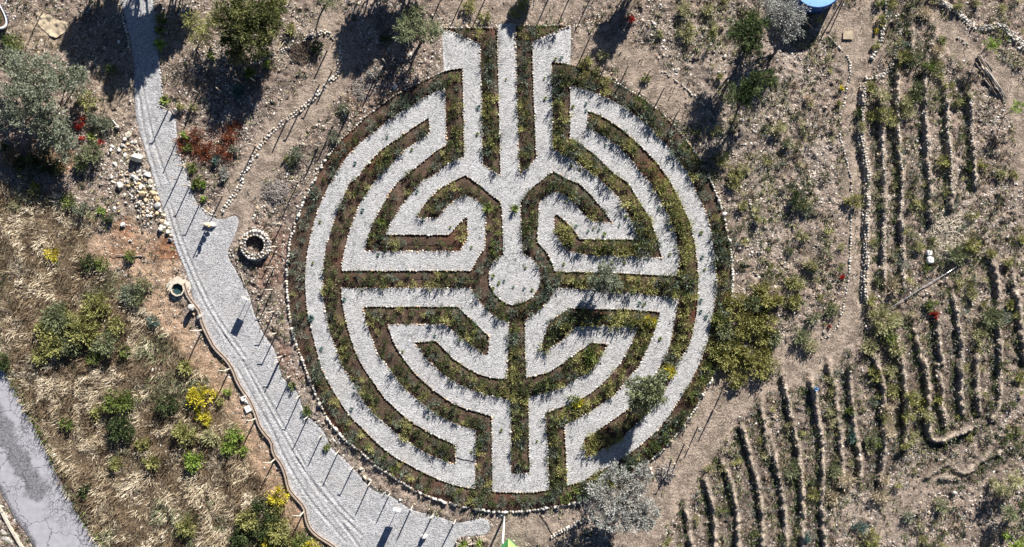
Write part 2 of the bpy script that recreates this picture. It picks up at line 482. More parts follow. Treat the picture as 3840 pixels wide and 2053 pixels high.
seg(SEG_B, L(2, 3, (1236, 600), (1225, 500), (1210, 420), (1180, 320), (1130, 210), (1080, 120), (1010, 0)) + L(1, 3, (990, 1320), (920, 1240), (840, 1140), (750, 1060), (640, 990), (550, 945)))
seg(SEG_B, L(1, 3, (558, 820), (650, 855), (760, 920), (860, 1000), (950, 1080), (1050, 1180), (1130, 1290))
    + L(2, 3, (1170, 10), (1230, 130), (1280, 230), (1310, 310), (1340, 430), (1355, 520), (1368, 620), (1372, 740), (1372, 830), (1362, 950), (1340, 1080), (1300, 1220))
    + L(3, 3, (1215, 30), (1150, 180), (1080, 300), (970, 420), (860, 520), (800, 585), (700, 640), (540, 718)))
seg(SEG_B, L(3, 3, (530, 578), (620, 520), (720, 450), (840, 365), (930, 270), (1020, 160), (1085, 50)) + L(2, 3, (1120, 1310), (1165, 1200), (1185, 1080), (1210, 960), (1230, 870)))
seg(SEG_B, L(2, 3, (860, 822), (630, 800), (320, 790)), False)
seg(SEG_B, L(2, 3, (290, 850), (240, 920), (170, 980), (98, 1025)))
seg(SEG_B, L(2, 3, (95, 1200)) + L(3, 3, (105, 125)), False)
seg(SEG_B, L(3, 3, (270, 85), (370, 20)) + L(2, 3, (440, 1290), (530, 1230), (585, 1190)))
seg(SEG_B, L(2, 3, (715, 1203), (640, 1310)) + L(3, 3, (600, 60), (500, 120), (390, 190), (260, 235), (120, 265)))
seg(SEG_B, L(3, 3, (125, 500), (130, 830), (0, 832)) + L(3, 2, (1880, 830), (1880, 500), (1875, 295)), False)
seg(SEG_B, L(3, 2, (1760, 265), (1640, 235), (1530, 190), (1420, 130), (1330, 60)) + L(2, 2, (1265, 1323), (1220, 1260), (1165, 1187)))
seg(SEG_B, L(2, 2, (1330, 1180), (1400, 1250), (1470, 1318)) + L(3, 2, (1570, 60), (1680, 110), (1780, 130), (1850, 135)))
seg(SEG_B, L(2, 2, (1860, 1200), (1862, 1045)), False)
seg(SEG_B, L(2, 2, (1820, 1030), (1750, 990), (1680, 930), (1620, 850), (1582, 792)))
seg(SEG_B, L(2, 2, (1100, 790), (635, 790)), False)
seg(SEG_B, L(2, 2, (635, 850), (650, 960), (680, 1080), (710, 1190), (760, 1310)) + L(3, 2, (800, 60), (870, 160), (940, 260), (1030, 350), (1120, 430), (1230, 500), (1340, 560), (1430, 600), (1475, 625)))
seg(SEG_B, L(3, 2, (1472, 770), (1350, 725), (1250, 680), (1150, 620), (1060, 560), (970, 480), (880, 400), (800, 310), (740, 210), (680, 110), (630, 30))
    + L(2, 2, (590, 1240), (550, 1130), (520, 1010), (505, 920), (495, 800), (495, 700), (500, 600), (515, 490), (545, 400), (570, 310), (605, 210), (650, 110), (695, 10))
    + L(1, 2, (730, 1330), (800, 1240), (880, 1150), (960, 1080), (1050, 1020), (1150, 950), (1275, 870)))
seg(SEG_B, L(1, 2, (1285, 985), (1190, 1050), (1100, 1110), (1030, 1180), (960, 1260), (880, 1340)) + L(2, 2, (810, 100), (760, 190), (725, 270), (700, 350), (680, 410), (660, 490), (640, 580), (635, 660)))
seg(SEG_B, L(2, 2, (1100, 660), (1585, 660), (1640, 560), (1690, 490), (1690, 250), (1680, 180), (1620, 140), (1540, 105), (1470, 140), (1400, 200), (1340, 275)), False)
BED_B = np.vstack(SEG_B)
BED_C = Wl(L(1, 2, (1370, 207), (1780, 207), (1790, 700), (1805, 1303), (1670, 1220), (1662, 700), (1652, 330)))
BED_D = Wl(L(1, 3, (25, 190), (430, 190), (150, 315), (160, 700), (180, 1170), (55, 1300), (35, 700)))

iA = len(SEG_A[0])
GRAVEL = np.vstack([SEG_A[0][6:-6], Wl(L(1, 3, (430, 484), (437, 192), (25, 190), (10, 172)) + L(1, 2, (1795, 178), (1780, 207), (1370, 207), (1385, 520)))])
DRIVE_L = smooth(Wl(D((296, -40), (303, 0), (318, 60), (335, 150), (338, 250), (345, 310), (365, 380), (385, 450), (410, 530), (440, 620), (465, 680), (482, 735))
    + L(2, 1, (1440, 910), (1480, 960), (1490, 1020), (1510, 1080), (1550, 1160), (1590, 1230), (1650, 1290)) + L(3, 1, (1680, 0), (1720, 60), (1760, 160), (1810, 240), (1850, 300))
    + L(3, 2, (0, 390), (30, 480), (80, 550), (125, 600), (135, 680), (190, 760), (225, 850), (245, 940), (300, 1010), (360, 1080), (375, 1160), (400, 1230), (460, 1290), (540, 1340), (590, 1377), (640, 1440))), 0.25)
DRIVE_R = smooth(Wl(D((380, -40), (385, 0), (395, 90), (400, 150), (405, 200), (415, 260), (440, 300), (445, 345), (455, 400), (475, 450), (492, 505), (530, 545), (560, 552), (592, 543), (600, 560), (588, 600), (573, 640), (598, 690), (625, 740), (640, 790), (662, 840), (690, 880), (702, 920))
    + L(3, 2, (200, 130), (300, 230), (340, 340), (400, 430), (480, 500), (520, 570), (560, 650), (640, 720), (720, 800), (830, 930), (870, 960), (990, 1000), (1150, 1100), (1300, 1140), (1480, 1195), (1560, 1185), (1690, 1165), (1725, 1230), (1700, 1280), (1600, 1295), (1500, 1320), (1480, 1377), (1480, 1440))), 0.25)
DRIVE = np.vstack([DRIVE_L, DRIVE_R[::-1]])
ROAD_R = smooth(Wl(L(3, 1, (-140, -190), (-60, -60), (10, 50), (90, 180), (150, 300), (220, 430), (290, 560), (350, 690), (420, 830), (480, 960), (540, 1060), (600, 1180), (660, 1260), (735, 1377), (800, 1480))), 0.3)
ROAD_L = smooth(Wl(L(3, 1, (-480, 20), (-300, 300), (0, 960), (60, 1060), (110, 1170), (170, 1240), (220, 1320), (250, 1377), (300, 1480))), 0.3)
ROAD = np.vstack([ROAD_R, ROAD_L[::-1]])
PATH_W = smooth(Wl(D((830, 60), (850, 110), (840, 180), (790, 250), (730, 310), (680, 370), (640, 430), (600, 500), (580, 560))), 0.3)
PATH_E = smooth(Wl(D((2110, 60), (2150, 160), (2150, 260), (2160, 330), (2150, 480), (2155, 600), (2158, 720), (2140, 810), (2080, 870), (1950, 930), (1850, 990), (1780, 1070), (1720, 1150), (1660, 1240), (1600, 1330))), 0.3)

# ------------------------------------------------------------------ ground height field
STEP = 0.1
gx = np.arange(-40, 40.001, STEP); gy = np.arange(-23, 23.001, STEP)
GX, GY = np.meshgrid(gx, gy)
in_gravel = inside(GRAVEL, GX, GY)
in_drive = inside(DRIVE, GX, GY)
in_road = inside(ROAD, GX, GY)
sheet = in_gravel | in_drive | in_road
in_bed = inside(BED_A, GX, GY) | inside(BED_B, GX, GY) | inside(BED_C, GX, GY) | inside(BED_D, GX, GY)

def blur(a, it):
    a = a.astype(np.float32)
    for _ in range(it):
        a = (a + np.roll(a, 1, 0) + np.roll(a, -1, 0) + np.roll(a, 1, 1) + np.roll(a, -1, 1)) / 5
    return a
near_sheet = np.clip(blur(sheet, 10) * 2.2, 0, 1)

def zone(poly_D, soft=6, noisy=0.35):
    """soft, ragged mask of a plan polygon given in display pixels"""
    p = Wl(D(*poly_D))
    n1 = (fbm(GX, GY, 1.6, 3, 5) - 0.5) * noisy * 5; n2 = (fbm(GX, GY, 1.6, 3, 8) - 0.5) * noisy * 5
    return blur(inside(p, GX + n1, GY + n2), soft)
def band(poly, width, soft=0.5):
    d, _ = seg_dist(poly, GX, GY, limit=width + soft + 1)
    d = d + (fbm(GX, GY, 0.9, 3, 21) - 0.5) * soft * 1.2
    return np.clip((width + soft - d) / soft, 0, 1)

Z_grass = zone([(-60, 440), (150, 490), (240, 560), (230, 640), (300, 700), (380, 770), (460, 860), (530, 920), (580, 1010), (640, 1110), (680, 1200), (740, 1300), (790, 1420), (250, 1420), (120, 1130), (-60, 850)], 8, 0.3)
Z_clay = np.clip(zone([(235, 575), (330, 555), (420, 575), (452, 650), (462, 720), (430, 770), (360, 740), (300, 690), (245, 650)], 5)
    + zone([(370, 740), (440, 760), (500, 850), (560, 900), (610, 1000), (660, 1090), (700, 1190), (740, 1260), (780, 1330), (740, 1340), (680, 1260), (618, 1130), (560, 1010), (510, 935), (430, 860), (370, 800)], 4, 0.15)
    + 0.8 * zone([(60, 340), (160, 330), (200, 380), (170, 430), (70, 410)], 5), 0, 1)
Z_red = np.clip(zone([(690, 860), (720, 880), (760, 960), (740, 980), (700, 930)], 5) + zone([(445, 330), (590, 310), (600, 400), (470, 405)], 6) + 0.5 * zone([(880, 230), (960, 180), (1080, 160), (1000, 240), (880, 310)], 6)
    + 0.7 * zone([(660, 560), (740, 600), (720, 700), (650, 720)], 6), 0, 1)
Z_path = np.maximum(band(PATH_W, 0.95), np.maximum(band(PATH_E, 0.6), band(PATH_E[len(PATH_E) * 56 // 100:], 1.15, .7)))
Z_path = np.clip(Z_path + 0.9 * zone([(1440, 70), (1640, 120), (1760, 250), (1790, 330), (1700, 290), (1600, 210), (1500, 160), (1430, 170)], 8)
    + zone([(2330, 0), (2470, 120), (2576, 200), (2600, 420), (2560, 500), (2540, 330), (2480, 180), (2350, 110)], 7, 0.25)
    + 0.8 * zone([(1110, 0), (1460, 0), (1440, 60), (1130, 60)], 6)
    + 0.8 * zone([(950, 1225), (1120, 1275), (1460, 1290), (1480, 1340), (1300, 1377), (1240, 1377), (1230, 1300), (1080, 1290)], 6)
    + 0.6 * zone([(1660, 1220), (1740, 1100), (1850, 1010), (1850, 1060), (1740, 1260), (1640, 1377), (1560, 1377)], 6)
    + 0.9 * zone([(2110, 0), (2230, 0), (2230, 120), (2180, 200), (2150, 170), (2060, 60)], 6)
    + 0.7 * zone([(2220, 1250), (2330, 1180), (2420, 1120), (2440, 1150), (2350, 1230), (2260, 1340), (2200, 1377)], 5), 0, 1)
Z_tan = np.clip(zone([(60, 20), (180, 50), (170, 120), (100, 140), (20, 120)], 6) + 0.5 * zone([(400, 20), (520, 10), (560, 200), (420, 240)], 8)
    + 0.5 * zone([(230, 160), (330, 180), (340, 300), (250, 330), (220, 250)], 8), 0, 1)

# terrace ridges right of the labyrinth: (polyline, height)
RIDGES = [
    (L(3, 4, (0, 540), (40, 660), (75, 850), (105, 1050), (120, 1230), (130, 1420)), .34),
    (L(3, 4, (100, 110), (150, 350), (190, 510), (225, 750), (240, 1000), (255, 1420)), .38),
    (L(3, 4, (300, 150), (340, 310), (370, 480), (395, 650), (390, 850), (390, 1100), (415, 1420)), .40),
    (L(3, 4, (440, 30), (490, 200), (510, 400), (530, 600), (545, 800), (540, 920)), .34),
    (L(3, 4, (595, 20), (608, 260), (630, 480), (660, 650), (670, 860)), .34),
    (L(3, 4, (770, -20), (830, 140), (850, 330), (850, 520), (850, 640), (820, 880)), .42),
    (L(3, 4, (975, -20), (1000, 150), (1012, 300), (1010, 450), (1000, 640)), .46),
    (L(3, 4, (1130, -60), (1165, 150), (1165, 300), (1170, 450), (1195, 575), (1290, 590), (1370, 550), (1480, 510)), .46),
    (L(3, 4, (1240, 20), (1270, 250), (1300, 470)), .32),
    (L(3, 4, (1410, -20), (1410, 200), (1425, 390)), .40),
    (L(3, 4, (1530, -30), (1530, 200), (1545, 370)), .36),
    (L(3, 4, (1700, 0), (1710, 150), (1690, 330), (1640, 420)), .25),
    (L(3, 4, (1180, 860), (1330, 760), (1420, 830), (1560, 740), (1640, 690)), .15),
    (L(3, 4, (1270, 870), (1420, 870), (1600, 740), (1720, 680)), .12),
    (L(3, 3, (1270, 1080), (1300, 1200), (1320, 1420)), .30),
    (L(3, 3, (1420, 880), (1460, 1020), (1490, 1200), (1500, 1420)), .38),
    (L(3, 3, (1550, 750), (1610, 920), (1650, 1100), (1665, 1420)), .40),
    (L(3, 3, (1680, 480), (1750, 700), (1800, 900), (1835, 1100), (1840, 1420)), .36),
    (L(3, 3, (1830, 320), (1870, 560), (1888, 700)), .3),
    (L(1, 4, (820, 690), (830, 900), (840, 1150), (845, 1377)) + L(2, 4, (850, 250), (840, 500), (850, 750)), .36),
    (L(1, 4, (945, 560), (945, 800), (955, 1000), (975, 1250)) + L(2, 4, (978, 0), (970, 250), (985, 500), (990, 780)), .38),
    (L(1, 4, (1150, 540), (1145, 700), (1150, 900), (1165, 1100), (1180, 1377)) + L(2, 4, (1185, 150), (1195, 280)), .40),
    (L(1, 4, (1310, 690), (1315, 900), (1325, 1100), (1345, 1377)) + L(2, 4, (1340, 200)), .38),
    (L(1, 4, (1475, 680), (1490, 900), (1505, 1150), (1520, 1377)), .36),
    (L(1, 4, (1060, 230), (1050, 400)), .3),
    (L(1, 4, (1225, 250), (1180, 400), (1150, 540)), .26),
    (L(2, 4, (1365, 850), (1380, 1000), (1415, 1200), (1420, 1323)), .36),
    (L(2, 4, (1240, 1040), (1250, 1200), (1270, 1350)), .34),
    (L(2, 4, (1075, 1080), (1100, 1200), (1110, 1320)), .34),
    (L(2, 4, (1690, 1040), (1700, 1200), (1705, 1323)), .36),
    (L(2, 4, (1640, 600), (1680, 750), (1700, 950)), .36),
    (L(2, 4, (1790, 690), (1830, 900), (1860, 1150), (1880, 1323)), .38),
    (L(2, 4, (940, 1180), (970, 1340)), .3),
    (L(2, 4, (1720, 250), (1640, 330), (1600, 430)), .25),
    (L(1, 4, (700, 640), (690, 800), (675, 1000), (705, 1150), (730, 1300)) + L(2, 4, (725, 60), (720, 350), (722, 550), (708, 860)), .30),
]
ridge_h = np.zeros(GX.shape); ridge_top = np.zeros(GX.shape); furrow = np.zeros(GX.shape)
for pts, amp in RIDGES:
    p = smooth(Wl(pts), 0.4)
    p[:, 0] += (vnoise(p[:, 0], p[:, 1], 0.8, 40) - 0.5) * 0.14
    x0, y0 = p.min(0) - 1.5; x1, y1 = p.max(0) + 1.5
    sl = np.ix_((gy > y0) & (gy < y1), (gx > x0) & (gx < x1))
    d, sd = seg_dist(p, GX[sl], GY[sl], limit=1.6)
    # travelling down the picture, the picture's left (shaded riser) lies on the right-hand side
    left = sd < 0
    wl = 0.11; wr = 0.28
    n = 0.65 + 0.7 * vnoise(GX[sl], GY[sl], 0.7, 33)
    n = n * (.55 + .9 * vnoise(GX[sl], GY[sl], .28, 34))
    h = 0.85 * amp * n * np.where(left, np.exp(-(d / wl) ** 2), np.exp(-(d / wr) ** 2)) 
    h -= 0.10 * np.where(left, np.exp(-((d - 0.35) / 0.2) ** 2), 0)
    cur = ridge_h[sl]
    ridge_h[sl] = np.where(np.abs(h) > np.abs(cur), h, cur)
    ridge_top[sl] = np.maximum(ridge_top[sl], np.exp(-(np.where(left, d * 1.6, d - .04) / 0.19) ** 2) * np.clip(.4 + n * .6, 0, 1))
    furrow[sl] = np.maximum(furrow[sl], np.where(left, np.exp(-((d - 0.38) / 0.22) ** 2), 0))

rough = (fbm(GX, GY, 0.5, 3, 2) - 0.5) * 0.22 + (fbm(GX, GY, 3.0, 3, 4) - 0.5) * 0.30
rough += (vnoise(GX, GY, 0.21, 9) - 0.5) * 0.18
stony = np.clip(1 - Z_path * 0.75 - Z_grass * 0.9 - Z_clay * 0.7 - Z_tan * 0.4, 0, 1)
GZ = rough * (0.25 + 0.75 * stony) * (1 - 0.75 * Z_path) + ridge_h
# open soil left of the drive, rutted by a digger
GZ += Z_clay * 0.022 * np.sin((GX * 0.35 + GY * 1.0) * 8 + fbm(GX, GY, 2, 3, 50) * 14) * np.clip(fbm(GX, GY, 1.7, 2, 52) * 3 - 1, 0, 1)
GZ = GZ * (1 - near_sheet) - 0.10 * np.clip(blur(sheet, 2), 0, 1)
edge = np.minimum.reduce([GX + 40, 40 - GX, GY + 23, 23 - GY])
GZ *= np.clip(edge / 1.5, 0, 1)
GRAVEL_Z = 0.11
def gz(x, y):
    fx = np.clip((np.asarray(x) + 40) / STEP, 0, len(gx) - 1.001); fy = np.clip((np.asarray(y) + 23) / STEP, 0, len(gy) - 1.001)
    i = fx.astype(int); j = fy.astype(int); a = fx - i; b = fy - j
    return (GZ[j, i] * (1 - a) + GZ[j, i + 1] * a) * (1 - b) + (GZ[j + 1, i] * (1 - a) + GZ[j + 1, i + 1] * a) * b
def top(x, y):
    """height of whatever lies on top: soil, gravel sheet or road"""
    z = gz(x, y)
    z = np.where(at_grid(sheet, x, y), np.maximum(z, 0.0), z)
    return np.where(at_grid(in_gravel, x, y), np.where(at_grid(in_bed, x, y), 0.03, GRAVEL_Z), z)
def at_grid(arr, x, y):
    i = np.clip(np.round((np.asarray(x) + 40) / STEP).astype(int), 0, len(gx) - 1); j = np.clip(np.round((np.asarray(y) + 23) / STEP).astype(int), 0, len(gy) - 1)
    return arr[j, i]

def mixc(base, m, col):
    return base * (1 - m[..., None]) + np.array(col) * m[..., None]
gc = np.ones(GX.shape + (3,)) * np.array([0.26, 0.198, 0.160])
gc = mixc(gc, np.clip(fbm(GX, GY, 4.0, 3, 60) * 2.2 - 0.9, 0, 1) * 0.8, (0.31, 0.255, 0.215))
gc = mixc(gc, np.clip(fbm(GX, GY, 2.6, 3, 64) * 2.6 - 1.3, 0, 1) * 0.6, (0.10, 0.085, 0.062))
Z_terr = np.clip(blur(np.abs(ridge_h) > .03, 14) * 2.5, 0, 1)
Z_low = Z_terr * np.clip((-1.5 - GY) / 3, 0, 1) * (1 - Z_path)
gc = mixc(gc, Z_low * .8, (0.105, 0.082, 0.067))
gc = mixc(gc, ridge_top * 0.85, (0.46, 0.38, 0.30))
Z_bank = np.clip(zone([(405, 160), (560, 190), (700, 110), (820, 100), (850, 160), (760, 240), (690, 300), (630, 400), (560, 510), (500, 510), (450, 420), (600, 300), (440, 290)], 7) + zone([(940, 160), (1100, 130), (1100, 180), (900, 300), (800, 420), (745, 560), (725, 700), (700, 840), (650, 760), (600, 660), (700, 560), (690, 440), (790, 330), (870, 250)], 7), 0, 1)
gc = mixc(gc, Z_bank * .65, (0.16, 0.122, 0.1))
gc = mixc(gc, Z_grass, (0.17, 0.125, 0.08))
gc = mixc(gc, Z_tan * 0.8, (0.30, 0.235, 0.165))
gc = mixc(gc, Z_path, (0.325, 0.258, 0.205))
gc = mixc(gc, Z_clay * 0.9, (0.40, 0.275, 0.185))
gc = mixc(gc, np.clip(Z_clay * (fbm(GX, GY, 1.5, 3, 70) * 3 - 1.2), 0, 1) * (GX < -18) * (GY > 1.0), (0.25, 0.105, 0.05))
gc = mixc(gc, Z_red * 0.7, (0.19, 0.09, 0.06))
ga = stony * (0.35 + 0.65 * np.clip(fbm(GX, GY, 2.0, 3, 80) * 2.4 - 0.7, 0, 1))
ga = np.maximum(ga * (1 - .7 * Z_low), 0.18 * (1 - Z_grass))

nx, ny = len(gx), len(gy)
V = np.c_[GX.ravel(), GY.ravel(), GZ.ravel()]
I = np.arange(nx * ny).reshape(ny, nx)
F = np.stack([I[:-1, :-1].ravel(), I[:-1, 1:].ravel(), I[1:, 1:].ravel(), I[1:, :-1].ravel()], 1)
# drop the part that lies well under the sheets
keep = ~(blur(~sheet, 4) < 0.02)
fk = keep.ravel()[F].any(1)
F = F[fk]
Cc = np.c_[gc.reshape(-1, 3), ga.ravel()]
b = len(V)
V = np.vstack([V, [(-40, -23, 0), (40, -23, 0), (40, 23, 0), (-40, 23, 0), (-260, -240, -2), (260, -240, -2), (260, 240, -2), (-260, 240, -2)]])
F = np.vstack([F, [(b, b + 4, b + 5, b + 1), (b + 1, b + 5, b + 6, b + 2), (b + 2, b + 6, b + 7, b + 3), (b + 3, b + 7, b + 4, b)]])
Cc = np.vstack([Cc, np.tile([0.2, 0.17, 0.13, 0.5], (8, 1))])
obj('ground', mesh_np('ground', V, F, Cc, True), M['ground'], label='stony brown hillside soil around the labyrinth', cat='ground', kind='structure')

# ------------------------------------------------------------------ flat sheets
def sheet_mesh(name, poly, zf, step, colf=None, holes=(), skirt=None):
    poly = resample(poly, min(step, 0.2), True) if step < 0.2 else np.asarray(poly)
    poly = poly[np.r_[True, np.hypot(*np.diff(poly, axis=0).T) > 0.01]]
    x0, y0 = poly.min(0); x1, y1 = poly.max(0)
    px, py = np.meshgrid(np.arange(x0, x1, step), np.arange(y0, y1, step))
    px = px + rng.uniform(-.25, .25, px.shape) * step; py = py + rng.uniform(-.25, .25, px.shape) * step
    m = inside(poly, px, py)
    px, py = px[m], py[m]
    d, _ = seg_dist(poly, px, py, True, 1.0)
    k = d > step * 0.45
    P = np.vstack([poly, np.c_[px[k], py[k]]])
    ed = []
    for hp in holes:
        hp = hp[np.r_[True, np.hypot(*np.diff(hp, axis=0).T) > 0.01]]
        b0 = len(P); P = np.vstack([P, hp]); ed += [(b0 + i, b0 + (i + 1) % len(hp)) for i in range(len(hp))]
    r = delaunay_2d_cdt([Vector(p) for p in P], ed, [list(range(len(poly)))], 1, 1e-4)
    vv = np.array([(v.x, v.y) for v in r[0]]); ff = np.array([f for f in r[2] if len(f) == 3])
    a = vv[ff]
    cr = (a[:, 1, 0] - a[:, 0, 0]) * (a[:, 2, 1] - a[:, 0, 1]) - (a[:, 1, 1] - a[:, 0, 1]) * (a[:, 2, 0] - a[:, 0, 0])
    ff[cr < 0] = ff[cr < 0][:, ::-1]
    cen = a.mean(1)
    ok_ = inside(poly, cen[:, 0], cen[:, 1])
    for hp in holes: ok_ &= ~inside(hp, cen[:, 0], cen[:, 1])
    ff = ff[ok_]
    z = zf(vv[:, 0], vv[:, 1], poly)
    if skirt:
        vv = np.c_[vv, z]
        for hp in holes:
            d_, _ = seg_dist(poly, hp[:, 0], hp[:, 1], True, 0.5)
            n_ = len(hp); b0 = len(vv)
            vv = np.vstack([vv, np.c_[hp, np.full(n_, skirt[0])], np.c_[hp, np.full(n_, skirt[1])]])
            i_ = np.nonzero((d_ > .08) & (np.roll(d_, -1) > .08))[0]; j_ = (i_ + 1) % n_
            ff = np.vstack([ff, np.c_[b0 + i_, b0 + j_, b0 + n_ + j_], np.c_[b0 + i_, b0 + n_ + j_, b0 + n_ + i_]])
        return mesh_np(name, vv, ff, None, False)
    return mesh_np(name, np.c_[vv, z], ff, None if colf is None else colf(vv[:, 0], vv[:, 1]), True)

def gravel_z(x, y, p):
    d, _ = seg_dist(p, x, y, True, 0.5)
    return np.where(d < .02, -.03, GRAVEL_Z + (fbm(x, y, 0.8, 2, 90) - 0.5) * 0.015)
obj('gravel_path', sheet_mesh('gravel_path', GRAVEL, gravel_z, 0.5, None, (BED_A, BED_B, BED_C, BED_D), (GRAVEL_Z, -.05)), M['gravel'],
    label='white gravel walking path of the round labyrinth', cat='path', kind='structure')

RUTS = [L(3, 2, (-100, 0), (0, 190), (130, 430), (250, 640), (380, 860), (520, 1060), (700, 1290), (760, 1377)),
        L(3, 2, (-60, 30), (40, 200), (200, 480), (330, 720), (450, 930), (600, 1110), (780, 1290)),
        L(3, 2, (-150, 40), (0, 310), (110, 500), (190, 680), (300, 880), (420, 1060), (560, 1220), (660, 1340)),
        L(2, 1, (1230, 200), (1300, 430), (1400, 680), (1520, 930), (1640, 1120), (1760, 1290)),
        L(2, 1, (1260, 180), (1340, 430), (1440, 680), (1560, 930), (1680, 1120), (1810, 1300)),
        L(1, 1, (1000, 300), (1030, 500), (1060, 700), (1100, 900), (1150, 1100), (1250, 1377)),
        L(1, 1, (1010, 550), (1030, 750), (1060, 950), (1110, 1150), (1180, 1377)),
        L(3, 2, (480, 900), (620, 1080), (720, 1180)), L(3, 2, (300, 720), (460, 960), (640, 1180))]
def drive_z(x, y, p):
    z = 0.006 + (fbm(x, y, 0.5, 3, 91) - 0.5) * 0.03
    for i, q in enumerate(RUTS):
        q = smooth(Wl(q), 0.4)
        d, _ = seg_dist(q, x, y, limit=0.6)
        br = 0.5 + vnoise(x, y, 0.7, 100 + i)
        z = z - 0.045 * br * np.exp(-(d / 0.07) ** 2) + 0.022 * br * np.exp(-((d - 0.16) / 0.07) ** 2)
    e, _ = seg_dist(p, x, y, True, 0.5)
    return np.where(e < 0.02, -0.02, np.maximum(z, -0.06))
obj('gravel_drive', sheet_mesh('gravel_drive', DRIVE, drive_z, 0.085), M['drive'],
    label='grey gravel drive with tyre ruts left of the labyrinth', cat='driveway', kind='structure')
def road_col(x, y):
    d, _ = seg_dist(smooth(Wl(L(3, 1, (-60, 330), (30, 520), (120, 700), (200, 850), (285, 970))), 0.4), x, y, limit=1.5)
    dd = np.clip((0.75 - d + (fbm(x, y, 0.6, 3, 3) - .5) * 1.2) / 0.3, 0, 1)
    d2, _ = seg_dist(smooth(Wl(L(3, 1, (0, 960), (110, 1170), (230, 1360))), 0.4), x, y, limit=1.5)
    dd2 = np.clip((0.35 - d2 + (fbm(x, y, 0.5, 3, 6) - .5) * .5) / 0.15, 0, 1)
    al = np.clip(np.maximum(dd, dd2) + np.clip(fbm(x, y, 2.5, 3, 7) * 4 - 1.6, 0, 1), 0, 1)
    k = np.clip(dd * 0.7 + dd2 * 0.9, 0, 1)
    return np.c_[k, k, k, al]
obj('asphalt_road', sheet_mesh('asphalt_road', ROAD, lambda x, y, p: 0.01 + (fbm(x, y, 1.2, 2, 92) - 0.5) * 0.02, 0.14, road_col), M['asphalt'],
    label='cracked grey asphalt road at the bottom left', cat='road', kind='structure')

# ------------------------------------------------------------------ stones
def ico():
    t = (1 + 5 ** .5) / 2
    v = np.array([(-1, t, 0), (1, t, 0), (-1, -t, 0), (1, -t, 0), (0, -1, t), (0, 1, t), (0, -1, -t), (0, 1, -t), (t, 0, -1), (t, 0, 1), (-t, 0, -1), (-t, 0, 1)], float)
    v /= np.linalg.norm(v[0])
    f = np.array([(0, 11, 5), (0, 5, 1), (0, 1, 7), (0, 7, 10), (0, 10, 11), (1, 5, 9), (5, 11, 4), (11, 10, 2), (10, 7, 6), (7, 1, 8), (3, 9, 4), (3, 4, 2), (3, 2, 6), (3, 6, 8), (3, 8, 9), (4, 9, 5), (2, 4, 11), (6, 2, 10), (8, 6, 7), (9, 8, 1)])
    return v, f
def subdiv(v, f):
    v = [tuple(x) for x in v]; cache = {}; nf = []
    def mid(a, b):
        k = (min(a, b), max(a, b))
        if k not in cache:
            m = np.add(v[a], v[b]) / 2; m = m / np.linalg.norm(m); v.append(tuple(m)); cache[k] = len(v) - 1
        return cache[k]
    for a, b_, c in f:
        x, y, z = mid(a, b_), mid(b_, c), mid(c, a)
        nf += [(a, x, z), (b_, y, x), (c, z, y), (x, y, z)]
    return np.array(v), np.array(nf)
ICO_V, ICO_F = ico()
ICO2_V, ICO2_F = subdiv(ICO_V, ICO_F)
ICO3_V, ICO3_F = subdiv(ICO2_V, ICO2_F)
def rock_verts(base, rough_=0.25, squash=(1, .8, .55), k=3):
    v = base.copy()
    for _ in range(k * 3):       # planar chops make broken faces
        nrm = rng.normal(size=3); nrm /= np.linalg.norm(nrm)
        dd = v @ nrm; lim = rng.uniform(0.45, 0.8)
        v = v - np.outer(np.clip(dd - lim, 0, None), nrm)
    v *= 1 + rng.uniform(-rough_, rough_, (len(v), 1)) * 0.4
    v *= np.array(squash)
    v[:, 2] -= v[:, 2].min() * 0.6
    return v
def rock_mesh(name, base=(ICO_V, ICO_F), mat='stone', **k):
    me = mesh_np(name, rock_verts(base[0], **k), base[1]); me.materials.append(M[mat]); return me
ROCK = {m: [rock_mesh('stone', (ICO_V, ICO_F), m, squash=(0.5, rng.uniform(.32, .45), rng.uniform(.28, .4))) for _ in range(8)] for m in ('stone', 'white', 'field')}
BOULDER = {m: [rock_mesh('boulder', (ICO3_V, ICO3_F), m, squash=(0.5, rng.uniform(.36, .46), rng.uniform(.28, .42)), rough_=0.06, k=4) for _ in range(6)] for m in ('white', 'field')}
ROCKV = [rock_verts(ICO_V, squash=(0.5, rng.uniform(.35, .45), rng.uniform(.25, .4))) for _ in range(8)]
PAL_STONE = np.array([(0.30, 0.25, 0.20), (0.45, 0.39, 0.33), (0.57, 0.50, 0.43), (0.69, 0.63, 0.56), (0.76, 0.72, 0.66), (0.50, 0.39, 0.28)])

